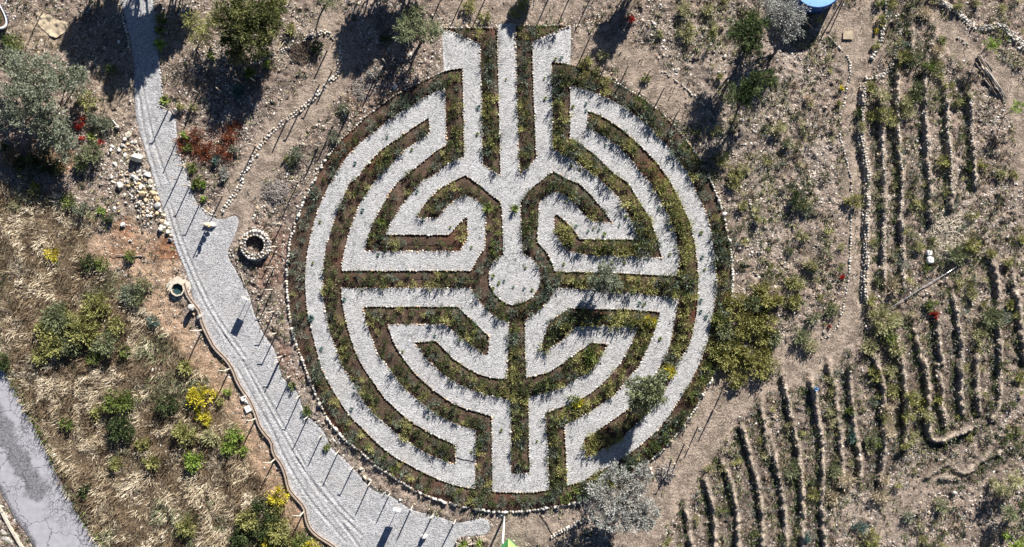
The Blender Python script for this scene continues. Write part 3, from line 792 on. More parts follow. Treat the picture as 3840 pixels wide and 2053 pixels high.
def scatter_rocks(name, xy, size, z, pal=PAL_STONE, parent=None, flat=1.0, tetra=False, **k):
    n = len(xy)
    Vs, Fs, Cs = [], [], []
    off = 0
    which = rng.integers(0, 8, n)
    for q in range(8):
        i = np.nonzero(which == q)[0]
        if len(i) == 0: continue
        if tetra:
            bv = np.array([(0.5, 0, 0), (-.1, .42, 0), (-.5, -.05, 0), (.05, -.4, 0), (0.05, 0.03, 0.38)]) * (1 + rng.uniform(-.25, .25, (5, 1))); bf = np.array([(0, 1, 4), (1, 2, 4), (2, 3, 4), (3, 0, 4)])
        else:
            bv, bf = ROCKV[q], ICO_F
        a = rng.uniform(0, 6.283, len(i)); c, s_ = np.cos(a), np.sin(a)
        v = bv[None] * size[i][:, None, None]
        v[..., 2] *= flat
        X = v[..., 0] * c[:, None] - v[..., 1] * s_[:, None] + xy[i, 0][:, None]
        Y = v[..., 0] * s_[:, None] + v[..., 1] * c[:, None] + xy[i, 1][:, None]
        Zz = v[..., 2] + z[i][:, None]
        Vs.append(np.stack([X, Y, Zz], -1).reshape(-1, 3))
        Fs.append((bf[None] + (np.arange(len(i)) * len(bv))[:, None, None] + off).reshape(-1, 3))
        col = pal[rng.integers(0, len(pal), len(i))] * rng.uniform(.75, 1.2, (len(i), 1))
        Cs.append(np.repeat(col, len(bv), 0))
        off += len(i) * len(bv)
    return obj(name, mesh_np(name, np.vstack(Vs), np.vstack(Fs), np.vstack(Cs)), M['stuffstone'], parent, **k)

# ------------------------------------------------------------------ planting beds with stone edging
def bed(poly, label, edge_step=0.19, group='planting beds of the labyrinth'):
    c = poly.mean(0)
    root = empty('planting_bed', (0, 0, 0), label, 'garden bed', group)
    def zf(x, y, p):
        d, _ = seg_dist(p, x, y, True, 0.6)
        return 0.0 + np.minimum(d, 0.35) * 0.10 + (fbm(x, y, 0.35, 2, 95) - .5) * 0.08 * np.clip(d / 0.2, 0, 1)
    obj('soil', sheet_mesh('soil', poly, zf, 0.16), M['soil'], root)
    e = resample(poly, edge_step, True)
    n = len(e)
    t = np.roll(e, -1, 0) - np.roll(e, 1, 0)
    ang = np.arctan2(t[:, 1], t[:, 0])
    size = rng.uniform(0.13, 0.24, n) * (1 + 0.35 * (rng.random(n) < 0.12))
    # the outer edge towards the drive is a low wall of larger white stones
    big = (np.hypot(e[:, 0] + 0.1, e[:, 1] + 1.0) > 14.6) & (e[:, 1] < 9)
    size = np.where(big, size * 1.6, size)
    gap = rng.random(n) < 0.04
    order = np.argsort(-size)
    order = [i for i in order if not gap[i]]
    for i in order[:300]:
        mt = 'white' if big[i] or rng.random() < 0.25 else 'stone'
        k = size[i] * 1.05
        obj('stone', ROCK[mt][rng.integers(0, 8)], None, root, loc=(e[i, 0] + rng.normal() * .02, e[i, 1] + rng.normal() * .02, 0.02 if big[i] else 0.06),
            rot=(0, 0, ang[i] + rng.normal() * .35), scale=(k, k, k * (1.5 if big[i] else 1.0)))
    rest = np.array(order[300:], int)
    if len(rest):
        pal = np.array([(0.30, 0.24, 0.19), (0.50, 0.43, 0.34), (0.62, 0.58, 0.51), (0.66, 0.63, 0.57), (0.55, 0.40, 0.26), (0.40, 0.33, 0.26)])
        scatter_rocks('edging_stones', e[rest] + rng.normal(size=(len(rest), 2)) * .02, size[rest] * 1.05, np.where(big[rest], 0.02, 0.06), pal, root, kind='stuff')
    return root
bed(BED_A, 'brown planted bed edged in stones, outer ring with four inward branches')
bed(BED_B, 'brown planted bed edged in stones, inner rings joined round the centre circle')
bed(BED_C, 'narrow planted bed flanking the entrance corridor, left of the pair')
bed(BED_D, 'narrow planted bed flanking the entrance corridor, right of the pair')

# ------------------------------------------------------------------ labels that point to one thing
MARKS = [(k, (x * 1.49068, y * 1.49095)) for k, x, y in (
    ('the round stone well', 645, 620), ('the octagonal basin', 452, 725), ('the stacked grey poles', 2490, 200), ('the two white bags', 2337, 645),
    ('the blue tank', 2065, 5), ('the square tan slab', 2130, 88), ('the long pale pipe', 2250, 770), ('the blue bucket', 2050, 993),
    ('the silver olive tree', 1560, 1260), ('the square concrete blocks', 620, 1015), ('the stone cairn', 528, 570), ('the rust groundcover', 520, 365),
    ('the rock pile', 365, 470), ('the asphalt road', 130, 1130), ('the white rimmed tub', 10, 60), ('the tan sheet', 140, 65), ('the labyrinth entrance', 1275, 60),
    ('the large left olive', 110, 240), ('the brush pile', 1655, 1190), ('the curved top right wall', 2480, 70), ('the tall white pole', 1265, 1330),
    ('the red bush', 1585, 52), ('the labyrinth centre', 1290, 705), ('the grey twig heap', 2385, 570), ('the big dark thicket', 625, 75),
    ('the dirt track in the corner', 2330, 1250), ('the labyrinth right edge', 1845, 600), ('the dead branch', 350, 640))]
ORD = ['nearest', 'second', 'third', 'fourth', 'fifth', 'sixth', 'seventh', 'eighth', 'ninth', 'tenth', 'eleventh', 'twelfth', 'thirteenth', 'fourteenth', 'fifteenth', 'sixteenth']
PENDING = []
def later(o, what, px):
    PENDING.append((o, what, px))
def assign_labels():
    bins = {}
    for o, what, p in PENDING:
        lm, q = min(MARKS, key=lambda m: (m[1][0] - p[0]) ** 2 + (m[1][1] - p[1]) ** 2)
        dx, dy = p[0] - q[0], p[1] - q[1]
        a = math.degrees(math.atan2(-dy, dx)) % 360
        dr = ['right of', 'above right of', 'above', 'above left of', 'left of', 'below left of', 'below', 'below right of'][int(((a + 22.5) % 360) // 45)]
        bins.setdefault((what, lm, dr), []).append((math.hypot(dx, dy), o))
    for (what, lm, dr), it in bins.items():
        it.sort(key=lambda t: t[0])
        for i, (_, o) in enumerate(it):
            o['label'] = f'{what} {dr} {lm}' if len(it) == 1 else f'{what}, {ORD[min(i, 15)]} one {dr} {lm}'

# ------------------------------------------------------------------ leaves, bushes, trees
PAL = {k: np.array(v) for k, v in {
    'lav': [(0.055, 0.08, 0.055), (0.115, 0.145, 0.105), (0.24, 0.27, 0.215)],
    'rose': [(0.025, 0.038, 0.015), (0.065, 0.085, 0.032), (0.17, 0.19, 0.075)],
    'yg': [(0.10, 0.11, 0.035), (0.25, 0.25, 0.085), (0.42, 0.40, 0.17)],
    'lime': [(0.10, 0.18, 0.03), (0.24, 0.34, 0.06), (0.34, 0.42, 0.12)],
    'yellow': [(0.18, 0.21, 0.03), (0.58, 0.50, 0.05), (0.80, 0.67, 0.09)],
    'dg': [(0.022, 0.036, 0.013), (0.05, 0.072, 0.026), (0.10, 0.125, 0.05)],
    'green': [(0.05, 0.08, 0.02), (0.12, 0.155, 0.04), (0.22, 0.25, 0.075)],
    'olive': [(0.10, 0.12, 0.075), (0.20, 0.225, 0.155), (0.35, 0.37, 0.28)],
    'oliveg': [(0.09, 0.105, 0.05), (0.17, 0.19, 0.10), (0.28, 0.30, 0.18)],
    'grey': [(0.17, 0.17, 0.155), (0.30, 0.30, 0.275), (0.43, 0.43, 0.40)],
    'straw': [(0.32, 0.25, 0.16), (0.60, 0.50, 0.35), (0.82, 0.72, 0.56)],
    'pale': [(0.22, 0.22, 0.10), (0.36, 0.35, 0.18), (0.46, 0.44, 0.26)],
    'teal': [(0.05, 0.10, 0.085), (0.11, 0.19, 0.165), (0.19, 0.28, 0.25)],
    'thick': [(0.04, 0.055, 0.018), (0.13, 0.145, 0.05), (0.30, 0.29, 0.11)],
    'thk2': [(0.13, 0.135, 0.04), (0.34, 0.325, 0.11), (0.54, 0.50, 0.21)],
    'rust': [(0.12, 0.035, 0.017), (0.24, 0.07, 0.03), (0.34, 0.12, 0.05)],
    'red': [(0.25, 0.015, 0.012), (0.45, 0.03, 0.025), (0.55, 0.08, 0.05)],
    'brown': [(0.13, 0.085, 0.05), (0.22, 0.16, 0.10), (0.32, 0.25, 0.17)],
}.items()}
for k_, g_ in (('olive', 1.12), ('oliveg', 1.35), ('grey', 1.25), ('yg', 1.3), ('dg', 1.35), ('green', 1.35), ('rose', 1.4), ('lav', 1.35), ('pale', 1.2), ('lime', 1.15), ('yellow', 1.1), ('brown', 1.1)):
    PAL[k_] = PAL[k_] * g_
def palcol(pal, t):
    P_ = PAL[pal]; t = np.clip(t, 0, 1) * (len(P_) - 1); i = np.minimum(t.astype(int), len(P_) - 2); f = (t - i)[:, None]
    return P_[i] * (1 - f) + P_[i + 1] * f
def unit(v): return v / (np.linalg.norm(v, axis=1, keepdims=True) + 1e-9)
def leafq(c, d, length, width, col):
    """diamond leaves: centre, direction"""
    n = len(c)
    s_ = unit(np.cross(d, rng.normal(size=(n, 3))))
    l = (np.asarray(length) * np.ones(n))[:, None]; w_ = (np.asarray(width) * np.ones(n))[:, None]
    V = np.stack([c - d * l * .5, c + s_ * w_ * .5 - d * l * .05, c + d * l * .5, c - s_ * w_ * .5 - d * l * .05], 1).reshape(-1, 3)
    return V, np.arange(4 * n).reshape(n, 4), np.repeat(col, 4, 0)
def cat_(parts):
    V, F, C = [], [], []; o = 0
    for v, f, c in parts:
        V.append(v); F.append(f + o); C.append(c); o += len(v)
    return np.vstack(V), np.vstack(F), np.vstack(C)

def bush_geo(r, h, pal, n=None, leaf=0.09, clumps=None, wispy=0.0, fill=0.5):
    n = min(n or int(260 * r * r / 0.25 + 120), 2600)
    k = clumps or max(7, int(24 * (r / .5) ** 1.6))
    # tufts on an uneven dome
    a = rng.uniform(0, 6.283, k); q = np.sqrt(rng.random(k)) * r * rng.uniform(.75, 1.05, k)
    ch = h * np.sqrt(np.clip(1 - (q / r / 1.08) ** 2, 0.05, 1)) * rng.uniform(.55, 1.0, k)
    cc = np.stack([q * np.cos(a), q * np.sin(a), ch * 0.85], 1)
    ck = rng.random(k)
    i = rng.integers(0, k, n)
    sg = min(r * .2, .085) * (1 + wispy * .8)
    u = np.abs(rng.normal(size=(n, 1)))
    out = unit(np.stack([np.cos(a) * .55, np.sin(a) * .55, np.full(k, .8)], 1))
    off = rng.normal(size=(n, 3)) * sg + out[i] * u * sg * 1.2
    stem = rng.random(n) < .3                       # leaves along the stems below the tufts
    c = cc[i] * np.where(stem, rng.uniform(.35, 1, n), 1)[:, None] + off
    c[:, 2] = np.abs(c[:, 2]) + 0.015
    d = unit(off * .8 + out[i] * sg + rng.normal(size=(n, 3)) * sg * .5)
    t = 0.35 * rng.random(n) + 0.65 * ck[i]
    lf = leaf * rng.uniform(.7, 1.5, n)
    return leafq(c, d, lf * (1.8 + wispy * 3), lf * (0.8 - wispy * .45), palcol(pal, t) * rng.uniform(.8, 1.2, (n, 1)))
KIND = {'yg': 'yellow-green leafy bush', 'dg': 'dark green bush', 'green': 'mid green bush', 'lime': 'bright lime green bush', 'yellow': 'yellow flowering bush', 'grey': 'pale grey bush', 'straw': 'straw coloured dry bush',
        'pale': 'pale green bush', 'olive': 'grey-green bush', 'oliveg': 'olive green bush', 'teal': 'blue-green bush', 'rust': 'rust red low bush', 'red': 'red flowering bush', 'lav': 'grey-green small bush', 'rose': 'dark olive small bush', 'brown': 'brown dry bush'}
def bush(px, r, h, pal, group=None, what=None, **k):
    x, y = W(px, h * .5)
    me = mesh_np('bush', *bush_geo(r, h, pal, **k))
    o = obj('bush', me, M['leaf'], cat='bush', group=group, loc=(x, y, float(top(x, y)) - 0.02))
    later(o, what or KIND[pal], px)
    return o

def limb(mb, a, b_, r0, r1, wob=0.12, n=6):
    a = Vector(a); b_ = Vector(b_); pts = []; rr = []
    for i in range(5):
        t = i / 4
        j = Vector((random.uniform(-1, 1), random.uniform(-1, 1), random.uniform(-.5, .5))) * wob * (a - b_).length * (0 if i in (0, 4) else 1) * .6
        pts.append(a.lerp(b_, t) + j); rr.append(r0 + (r1 - r0) * t)
    mb.tube(pts, rr, n)
    return pts
def tree(name, label, base_px, blobs, pal, trunk_r=0.12, leaf=0.10, dens=1.0, wispy=0.0, group=None, cat='tree', base_h=0.0, bare=0.0):
    """blobs: (px, py, height, radius m) crown lobes as they appear from above"""
    bx, by = W(base_px)
    bz = float(gz(bx, by)) if abs(bx) < 40 and abs(by) < 23 else 0.0
    root = empty(name, (bx, by, bz - .03), label, cat, group)
    mb = MB(); parts = []
    hs = [b_[2] for b_ in blobs]; fork = min(hs) * 0.45
    fk = Vector((random.uniform(-.1, .1), random.uniform(-.1, .1), fork))
    limb(mb, (0, 0, 0), fk, trunk_r, trunk_r * .8, .06, 8)
    for px, py, h, r in blobs:
        x, y = W((px, py), h); c0 = Vector((x - bx, y - by, h))
        pts = limb(mb, fk, c0 + Vector((0, 0, -.1 * r)), trunk_r * .6, trunk_r * .16)
        for _ in range(5):
            e = c0 + Vector(rng.normal(size=3) * r * .55)
            limb(mb, pts[random.choice((2, 3, 4))], e, trunk_r * .2, .012, .15, 4)
        k = int(36 * r * r + 10)
        u = unit(rng.normal(size=(k, 3))) * (rng.random((k, 1)) ** .45) * r * np.array([1, 1, .72])
        ck = rng.random(k); n = int(1050 * r * r * dens + 120)
        i = rng.integers(0, k, n)
        off = rng.normal(size=(n, 3)) * min(r * .13, .135)
        c = u[i] + off
        d = unit(off + u[i] * .35 + rng.normal(size=(n, 3)) * r * .1 + np.array([0, 0, .02]))
        t = .4 * rng.random(n) + .6 * ck[i]
        lf = leaf * rng.uniform(.7, 1.4, n)
        parts.append(leafq(c + np.array(c0), d, lf * (1.9 + wispy * 3), lf * (.7 - wispy * .4), palcol(pal, t) * rng.uniform(.82, 1.2, (n, 1))))
    mb.build('trunk', M['bark'], root, True)
    obj('crown', mesh_np('crown', *cat_(parts)), M['leaf'], root)
    return root

def Tz(r, c, pts, h, rr):
    """lobes from tile coordinates: radius given in tile pixels"""
    return [(*T(r, c, x, y), h + random.uniform(-.25, .25), (q if q else rr) * .50847 / S) for x, y, q in pts]
def B(*pts):
    return [(x * 1.49068, y * 1.49095, h, r / 36.9) for x, y, h, r in pts]
def Dp(x, y): return (x * 1.49068, y * 1.49095)

# trees in the picture
tree('olive_tree', 'large grey-green olive tree at the left edge above bare red soil', Dp(105, 275), B((60, 175, 2.6, 48), (120, 175, 2.8, 42), (40, 235, 2.8, 50), (105, 235, 3.3, 52), (150, 195, 2.4, 30), (70, 290, 2.6, 42), (20, 300, 2.2, 30), (25, 150, 2.2, 35)), 'olive', .17, .085, 1.0)
tree('olive_tree', 'lower lobed olive tree leaning over the dark shadow, below the large left olive', Dp(130, 350), B((130, 300, 2.5, 42), (150, 345, 2.3, 40), (165, 385, 1.9, 30), (110, 335, 2.4, 34), (190, 205, 2.0, 36), (195, 180, 1.8, 26)), 'olive', .13, .08, 1.0)
bush(Dp(212, 250), .75, 1.0, 'yg', n=700, leaf=.07)
tree('thicket_tree', 'big dark green bushy tree top left of the dirt path', Dp(620, 95), B((570, 40, 2.4, 42), (625, 25, 2.9, 50), (670, 55, 2.7, 42), (645, 100, 2.6, 44), (605, 75, 3.0, 40), (600, 130, 2.0, 30), (690, 20, 2.4, 34), (575, 95, 2.0, 26)), 'thick', .15, .085, 2.0)
tree('feathery_tree', 'thin yellowish feathery tree left of the big dark thicket', Dp(510, 90), B((490, 60, 1.8, 34), (520, 75, 1.9, 32), (500, 95, 1.5, 28), (535, 50, 1.6, 22)), 'yg', .07, .06, .55, .6)
tree('olive_tree', 'small olive tree cut by the top edge above the dirt path', Dp(825, 0), B((828, 2, 2.0, 24), (812, -12, 2.0, 20)), 'oliveg', .08, .075)
tree('olive_tree', 'green olive tree with three lobes left of the labyrinth entrance', Dp(1060, 105), B((1022, 75, 2.4, 34), (1077, 72, 2.5, 34), (1046, 24, 2.2, 24), (1020, 45, 2.1, 20)), 'oliveg', .10, .075, 1.3, .2)
tree('olive_tree', 'dense silver grey tree beside the blue tank', Dp(1975, 85), B((1965, 35, 2.8, 42), (1995, 25, 2.9, 38), (1985, 70, 2.6, 38), (1945, 60, 2.4, 30), (1950, 15, 2.4, 32)), 'grey', .14, .075, 1.1)
tree('pine_tree', 'dark thin pine tree below left of the silver grey tree', Dp(1880, 120), B((1862, 75, 3.2, 34), (1885, 95, 3.4, 34), (1905, 60, 3.4, 30), (1890, 120, 2.9, 26)), 'dg', .10, .08, 1.2, .4)
tree('pine_tree', 'dark wispy green tree standing in its own shadow right of the upper ring', Dp(1860, 265), B((1858, 240, 2.8, 36), (1905, 205, 3.0, 30), (1885, 230, 2.9, 30), (1930, 195, 2.6, 22)), 'dg', .10, .08, 1.2, .4)
tree('olive_tree', 'large silver olive tree overhanging the lower right edge of the labyrinth', T(3, 3, 790, 1060),
     Tz(3, 3, [(650, 960, 95), (780, 850, 100), (930, 900, 100), (740, 1060, 110), (900, 1030, 110), (1000, 1110, 85), (840, 1180, 105), (620, 1090, 80), (990, 1230, 60), (690, 1190, 85), (960, 800, 60), (940, 1180, 80)], 3.0, 100), 'grey', .2, .085, 1.0)
tree('carob_tree', 'round green-brown tree growing in the lower right ring bed', T(3, 3, 880, 370), Tz(3, 3, [(920, 200, 85), (1050, 170, 80), (1075, 255, 75), (960, 310, 85), (1010, 230, 90), (1110, 110, 55), (920, 290, 60)], 2.7, 80), 'oliveg', .11, .08, 1.7, .1)
tree('olive_tree', 'small sparse grey olive tree in the bar bed right of the centre', T(2, 3, 640, 770), Tz(2, 3, [(690, 700, 85), (745, 760, 80), (640, 760, 65), (700, 630, 60), (600, 720, 45)], 1.8, 70), 'olive', .06, .065, 1.6, .2)
for px, py, r in ((1640, 340, 62), (1835, 790, 60)):
    p = T(1, 4, px, py)
    q = T(1, 4, px - 90, py + 60)
    o = tree('young_tree', 'young lime green tree on a bent stem ' + ('beside the stacked grey poles' if py < 500 else 'at the right edge on pale dirt'), q, [(p[0], p[1], 1.6, r * .5085 / S), (p[0] + 14, p[1] - 8, 1.7, r * .38 / S)], 'lime', .035, .06, .45, .4)
for (px, py, rr), what in (((1830, 880, 75), 'upper'), ((1740, 940, 62), 'left'), ((1800, 1120, 75), 'lower')):
    p = T(3, 4, px, py)
    tree('pine_tree', f'soft needled pale green young pine, {what} one of three at the lower right edge', (p[0] - 12, p[1] - 10), [(*p, 1.2, rr * .5085 / S), (p[0] - 12, p[1] + 8, 1.0, rr * .4 / S)], 'pale' if py < 1000 else 'oliveg', .05, .06, .9, .6)
p = T(3, 4, 1850, 1375); tree('bright_shrub_tree', 'bright green bushy tree in the lower right corner', p, [(*p, 1.3, .65), (p[0] - 20, p[1] - 6, 1.0, .45)], 'lime', .06, .07, .8)
p = T(3, 4, 1885, 1060); tree('dark_shrub_tree', 'dark green shrub tree cut by the right edge between pines', p, [(*p, 1.2, .5)], 'dg', .06, .07, .8)
# neighbours just outside the frame, whose long shadows fall into it
for i, (x, y, h, r, wh) in enumerate(((400, -220, 5.2, 95, 'left'), (300, -245, 5.0, 85, 'far left'), (500, -240, 4.8, 55, 'second'), (1020, -225, 4.9, 75, 'third'), (1110, -250, 5.0, 60, 'fourth'),
                                      (1655, -180, 4.2, 42, 'fifth'), (1420, -260, 4.6, 30, 'sixth'))):
    tree('tall_tree', f'tall tree above the top edge throwing the {wh} long shadow', Dp(x, y + 30), B((x, y, h, r * .7), (x - r * .5, y + r * .3, h - .6, r * .5), (x + r * .5, y - r * .2, h - .3, r * .55), (x, y + r * .5, h - .9, r * .5)), 'dg', .2, .17, 1.3)

# bushes as they stand in the photograph: (tile row, column): x, y, radius px, colour
BUSHES = {
 (3, 1): [(1475, 265, 85, 'yellow'), (1585, 250, 26, 'yellow'), (1680, 225, 28, 'lime'), (1490, 400, 40, 'yellow'), (1530, 440, 36, 'yellow'), (1360, 540, 88, 'yg'), (1730, 540, 60, 'lime'), (1690, 640, 55, 'lime'), (1790, 665, 34, 'lime'), (1425, 740, 74, 'lime'),
          (860, 310, 100, 'green'), (960, 290, 60, 'green'), (890, 500, 105, 'dg'), (1230, 330, 80, 'dg'), (1120, 750, 55, 'yg'), (1050, 620, 50, 'yg'), (1370, 1230, 72, 'yg'), (1830, 1180, 85, 'yg'), (1800, 1290, 70, 'dg'), (1560, 560, 60, 'pale'), (730, 390, 50, 'yg'), (490, 460, 45, 'green'),
          (1370, 50, 55, 'yg'), (860, 760, 45, 'yg'), (1620, 300, 28, 'yg'), (1750, 1350, 60, 'dg'), (620, 960, 45, 'dg')],
 (3, 2): [(160, 1000, 70, 'yellow'), (120, 1130, 60, 'dg'), (150, 1090, 50, 'yg'), (50, 1240, 85, 'dg'), (170, 1270, 95, 'yg'), (100, 1320, 60, 'yellow'), (340, 1320, 60, 'green'), (420, 1370, 55, 'yellow'), (260, 1350, 50, 'yg'), (30, 1050, 60, 'dg'), (270, 190, 28, 'green'), (370, 370, 35, 'green'), (520, 640, 22, 'green')],
 (2, 1): [(420, 1010, 110, 'oliveg'), (600, 1090, 130, 'yg'), (700, 920, 100, 'yg'), (780, 1200, 90, 'oliveg'), (410, 1200, 105, 'yg'), (520, 1190, 90, 'oliveg'), (330, 1100, 70, 'yg'), (920, 1250, 45, 'green'), (960, 830, 62, 'olive'), (1140, 1030, 40, 'teal'), (660, 600, 60, 'dg'), (760, 610, 50, 'green'), (960, 540, 38, 'green'), (800, 270, 40, 'dg'), (380, 540, 42, 'yellow'), (750, 225, 28, 'lime'),
          (590, 200, 50, 'olive'), (500, 150, 50, 'green'), (260, 65, 36, 'yg'), (480, 990, 60, 'yg'), (860, 1060, 60, 'yg'), (300, 1290, 60, 'yg'), (700, 1300, 50, 'green'), (1050, 770, 55, 'oliveg'), (1010, 870, 45, 'oliveg'), (1500, 20, 24, 'lime'), (1510, 130, 22, 'lime'), (1440, 20, 30, 'green'), (30, 1330, 60, 'dg')],
 (1, 1): [(100, 330, 62, 'green'), (60, 300, 40, 'dg'), (830, 500, 32, 'green'), (1560, 410, 26, 'lime'), (730, 905, 50, 'olive'), (790, 925, 45, 'olive'), (680, 880, 40, 'olive'), (1370, 990, 28, 'lime'), (1410, 1240, 34, 'green'), (1655, 1280, 40, 'grey'), (1385, 1100, 32, 'green'), (1600, 1180, 32, 'teal'), (1730, 1100, 30, 'olive'),
          (1780, 430, 40, 'yg'), (1840, 540, 45, 'green'), (1330, 780, 30, 'yg'), (1430, 790, 30, 'pale'), (1760, 680, 45, 'teal'), (680, 1130, 80, 'oliveg'), (600, 1200, 60, 'dg'), (200, 1230, 90, 'dg'), (330, 1190, 80, 'dg'), (90, 1180, 70, 'brown'), (420, 1230, 60, 'dg'), (20, 1090, 40, 'dg'), (1190, 140, 40, 'green'), (1460, 1340, 32, 'green'), (260, 1360, 20, 'yellow')],
 (1, 2): [(250, 215, 38, 'yg'), (90, 480, 28, 'lime'), (460, 350, 40, 'dg'), (960, 290, 38, 'dg'), (660, 800, 40, 'olive'), (300, 1150, 52, 'olive'), (250, 1180, 40, 'green'), (1570, 40, 48, 'yg'), (1690, 130, 38, 'yg'), (560, 1010, 40, 'olive'), (870, 540, 40, 'grey')],
 (1, 3): [(90, 40, 44, 'yg'), (30, 100, 38, 'yg'), (1270, 70, 46, 'pale'), (1440, 70, 36, 'pale'), (1280, 270, 42, 'pale'), (1310, 200, 34, 'pale'), (570, 450, 38, 'yg'), (510, 480, 28, 'yg'), (1090, 250, 24, 'pale'), (865, 145, 27, 'red'), (990, 570, 28, 'green'), (1550, 1180, 50, 'yg'), (1650, 1290, 45, 'yg'), (1700, 1250, 40, 'pale'), (1530, 570, 24, 'yg'), (1490, 200, 28, 'pale'), (620, 520, 24, 'yg'), (670, 410, 30, 'pale'), (1760, 130, 30, 'lime'), (1830, 170, 26, 'lime'), (1640, 1340, 40, 'pale')],
 (1, 4): [(30, 600, 34, 'green'), (830, 700, 46, 'pale'), (860, 850, 56, 'yg'), (780, 850, 40, 'yg'), (1010, 750, 44, 'pale'), (1100, 650, 48, 'oliveg'), (1190, 490, 48, 'green'), (1000, 420, 46, 'yg'), (1080, 440, 46, 'oliveg'), (750, 640, 34, 'yg'), (920, 900, 40, 'pale'), (80, 950, 48, 'pale'), (540, 640, 20, 'yellow'), (520, 770, 22, 'yg'), (1160, 100, 38, 'straw'), (670, 830, 34, 'dg'), (1090, 720, 44, 'dg'),
          (1590, 1220, 30, 'yg'), (1720, 1280, 34, 'pale'), (1810, 1300, 30, 'yg'), (835, 150, 34, 'yg'), (800, 335, 28, 'yg'), (820, 10, 34, 'green'), (690, 940, 30, 'pale'), (1400, 60, 36, 'pale'), (1530, 20, 30, 'pale'), (1280, 300, 30, 'green'), (1250, 380, 40, 'straw'), (300, 740, 30, 'straw'), (150, 1050, 34, 'oliveg'), (1030, 830, 40, 'pale'), (1290, 1200, 44, 'yg'), (1480, 1230, 34, 'dg'), (800, 230, 16, 'yellow')],
 (2, 4): [(220, 140, 66, 'dg'), (285, 205, 40, 'olive'), (650, 150, 50, 'yg'), (590, 140, 30, 'yg'), (910, 770, 48, 'straw'), (1500, 470, 62, 'yg'), (1400, 540, 66, 'oliveg'), (860, 1050, 86, 'pale'), (940, 1230, 58, 'pale'), (760, 880, 40, 'yg'), (770, 980, 40, 'pale'), (960, 1020, 40, 'pale'), (1200, 910, 38, 'green'), (1660, 1010, 80, 'oliveg'), (1560, 1140, 48, 'pale'), (1500, 840, 38, 'pale'),
          (200, 750, 58, 'yg'), (190, 890, 60, 'yg'), (330, 1000, 40, 'oliveg'), (250, 1150, 58, 'oliveg'), (320, 1215, 44, 'pale'), (750, 1220, 48, 'pale'), (1110, 490, 32, 'pale'), (320, 620, 38, 'pale'), (250, 410, 38, 'pale'), (820, 740, 34, 'oliveg'), (1230, 990, 26, 'red'), (450, 1075, 12, 'red'), (545, 705, 14, 'red'), (1860, 420, 34, 'yg'), (1790, 910, 30, 'yg'), (1770, 590, 34, 'yg'), (890, 1150, 60, 'green'), (470, 960, 38, 'oliveg'), (1640, 530, 36, 'yg')],
 (3, 4): [(800, 100, 46, 'yg'), (900, 80, 38, 'pale'), (910, 220, 42, 'yg'), (1040, 280, 42, 'yg'), (1020, 400, 40, 'yg'), (1080, 260, 34, 'pale'), (1150, 330, 44, 'yg'), (1170, 410, 38, 'pale'), (1250, 280, 34, 'yg'), (880, 350, 38, 'straw'), (890, 520, 40, 'straw'), (1060, 570, 46, 'pale'), (1000, 630, 30, 'yg'), (760, 580, 40, 'oliveg'), (570, 880, 56, 'straw'), (330, 980, 38, 'yg'), (180, 810, 46, 'oliveg'), (490, 820, 46, 'oliveg'), (1040, 1150, 38, 'olive'), (680, 1230, 44, 'teal'), (770, 1310, 56, 'yg'), (830, 1010, 46, 'straw'), (1270, 1060, 44, 'oliveg'),
          (1760, 1280, 30, 'lime'), (1660, 910, 34, 'pale'), (470, 230, 26, 'yg'), (450, 380, 30, 'pale'), (620, 560, 36, 'teal'), (30, 40, 50, 'yg'), (1850, 120, 34, 'yg'), (850, 880, 34, 'straw'), (610, 370, 30, 'green'), (290, 1300, 36, 'teal'), (480, 1010, 46, 'straw')],
 (3, 3): [(1160, 75, 44, 'yellow'), (490, 310, 34, 'yellow'), (460, 280, 36, 'green'), (1130, 500, 26, 'teal')],
 (2, 3): [(1020, 1030, 46, 'yellow'), (600, 1280, 60, 'green'), (1810, 280, 30, 'pale'), (1700, 180, 34, 'yg'), (1560, 960, 40, 'olive')],
}
for (r, c), lst in BUSHES.items():
    for x, y, q, pal in lst:
        rad = q * .5085 / S * 1.05
        wisp = .35 if pal in ('straw', 'pale', 'oliveg', 'olive') else .1
        bush(T(r, c, x, y), rad, min(1.1, rad * 1.05 + .08), pal, 'bushes on the slope', n=int(1500 * rad * rad + 130), leaf=.055 + .02 * min(rad, 1), wispy=wisp)
# the large thicket on the right rim
for i in range(30):
    while True:
        x, y = random.uniform(1805, 1985), random.uniform(715, 965)
        if ((x - 1892) / 95) ** 2 + ((y - 845) / 122) ** 2 < 1: break
    bush(Dp(x, y), random.uniform(.38, .72), random.uniform(.5, .95), random.choice(['thk2', 'thk2', 'thk2', 'yg', 'oliveg']), 'bushes of the thicket on the right rim', what=random.choice(['olive-yellow thicket bush', 'yellow-green thicket bush']), n=800, leaf=.075)
# rust red ground cover by the drive
for (x, y) in ((1340, 1050), (1345, 1110), (1440, 990), (1440, 1060), (1500, 1100), (1560, 1090), (1580, 1140), (1640, 1110), (1680, 1130), (1700, 1040), (1690, 980), (1730, 940), (1460, 1130), (1520, 1140)):
    bush(T(1, 1, x, y), .44, .22, 'rust', 'rust red cushions by the drive', n=420, leaf=.045, clumps=16)
for (x, y, q) in ((590, 900, 34), (570, 940, 26), (605, 1020, 20), (740, 1045, 22), (615, 870, 18)):
    bush(T(1, 1, x, y), q * .5085 / S, .35, 'red', 'red flowers by the left olive', n=200, leaf=.05)

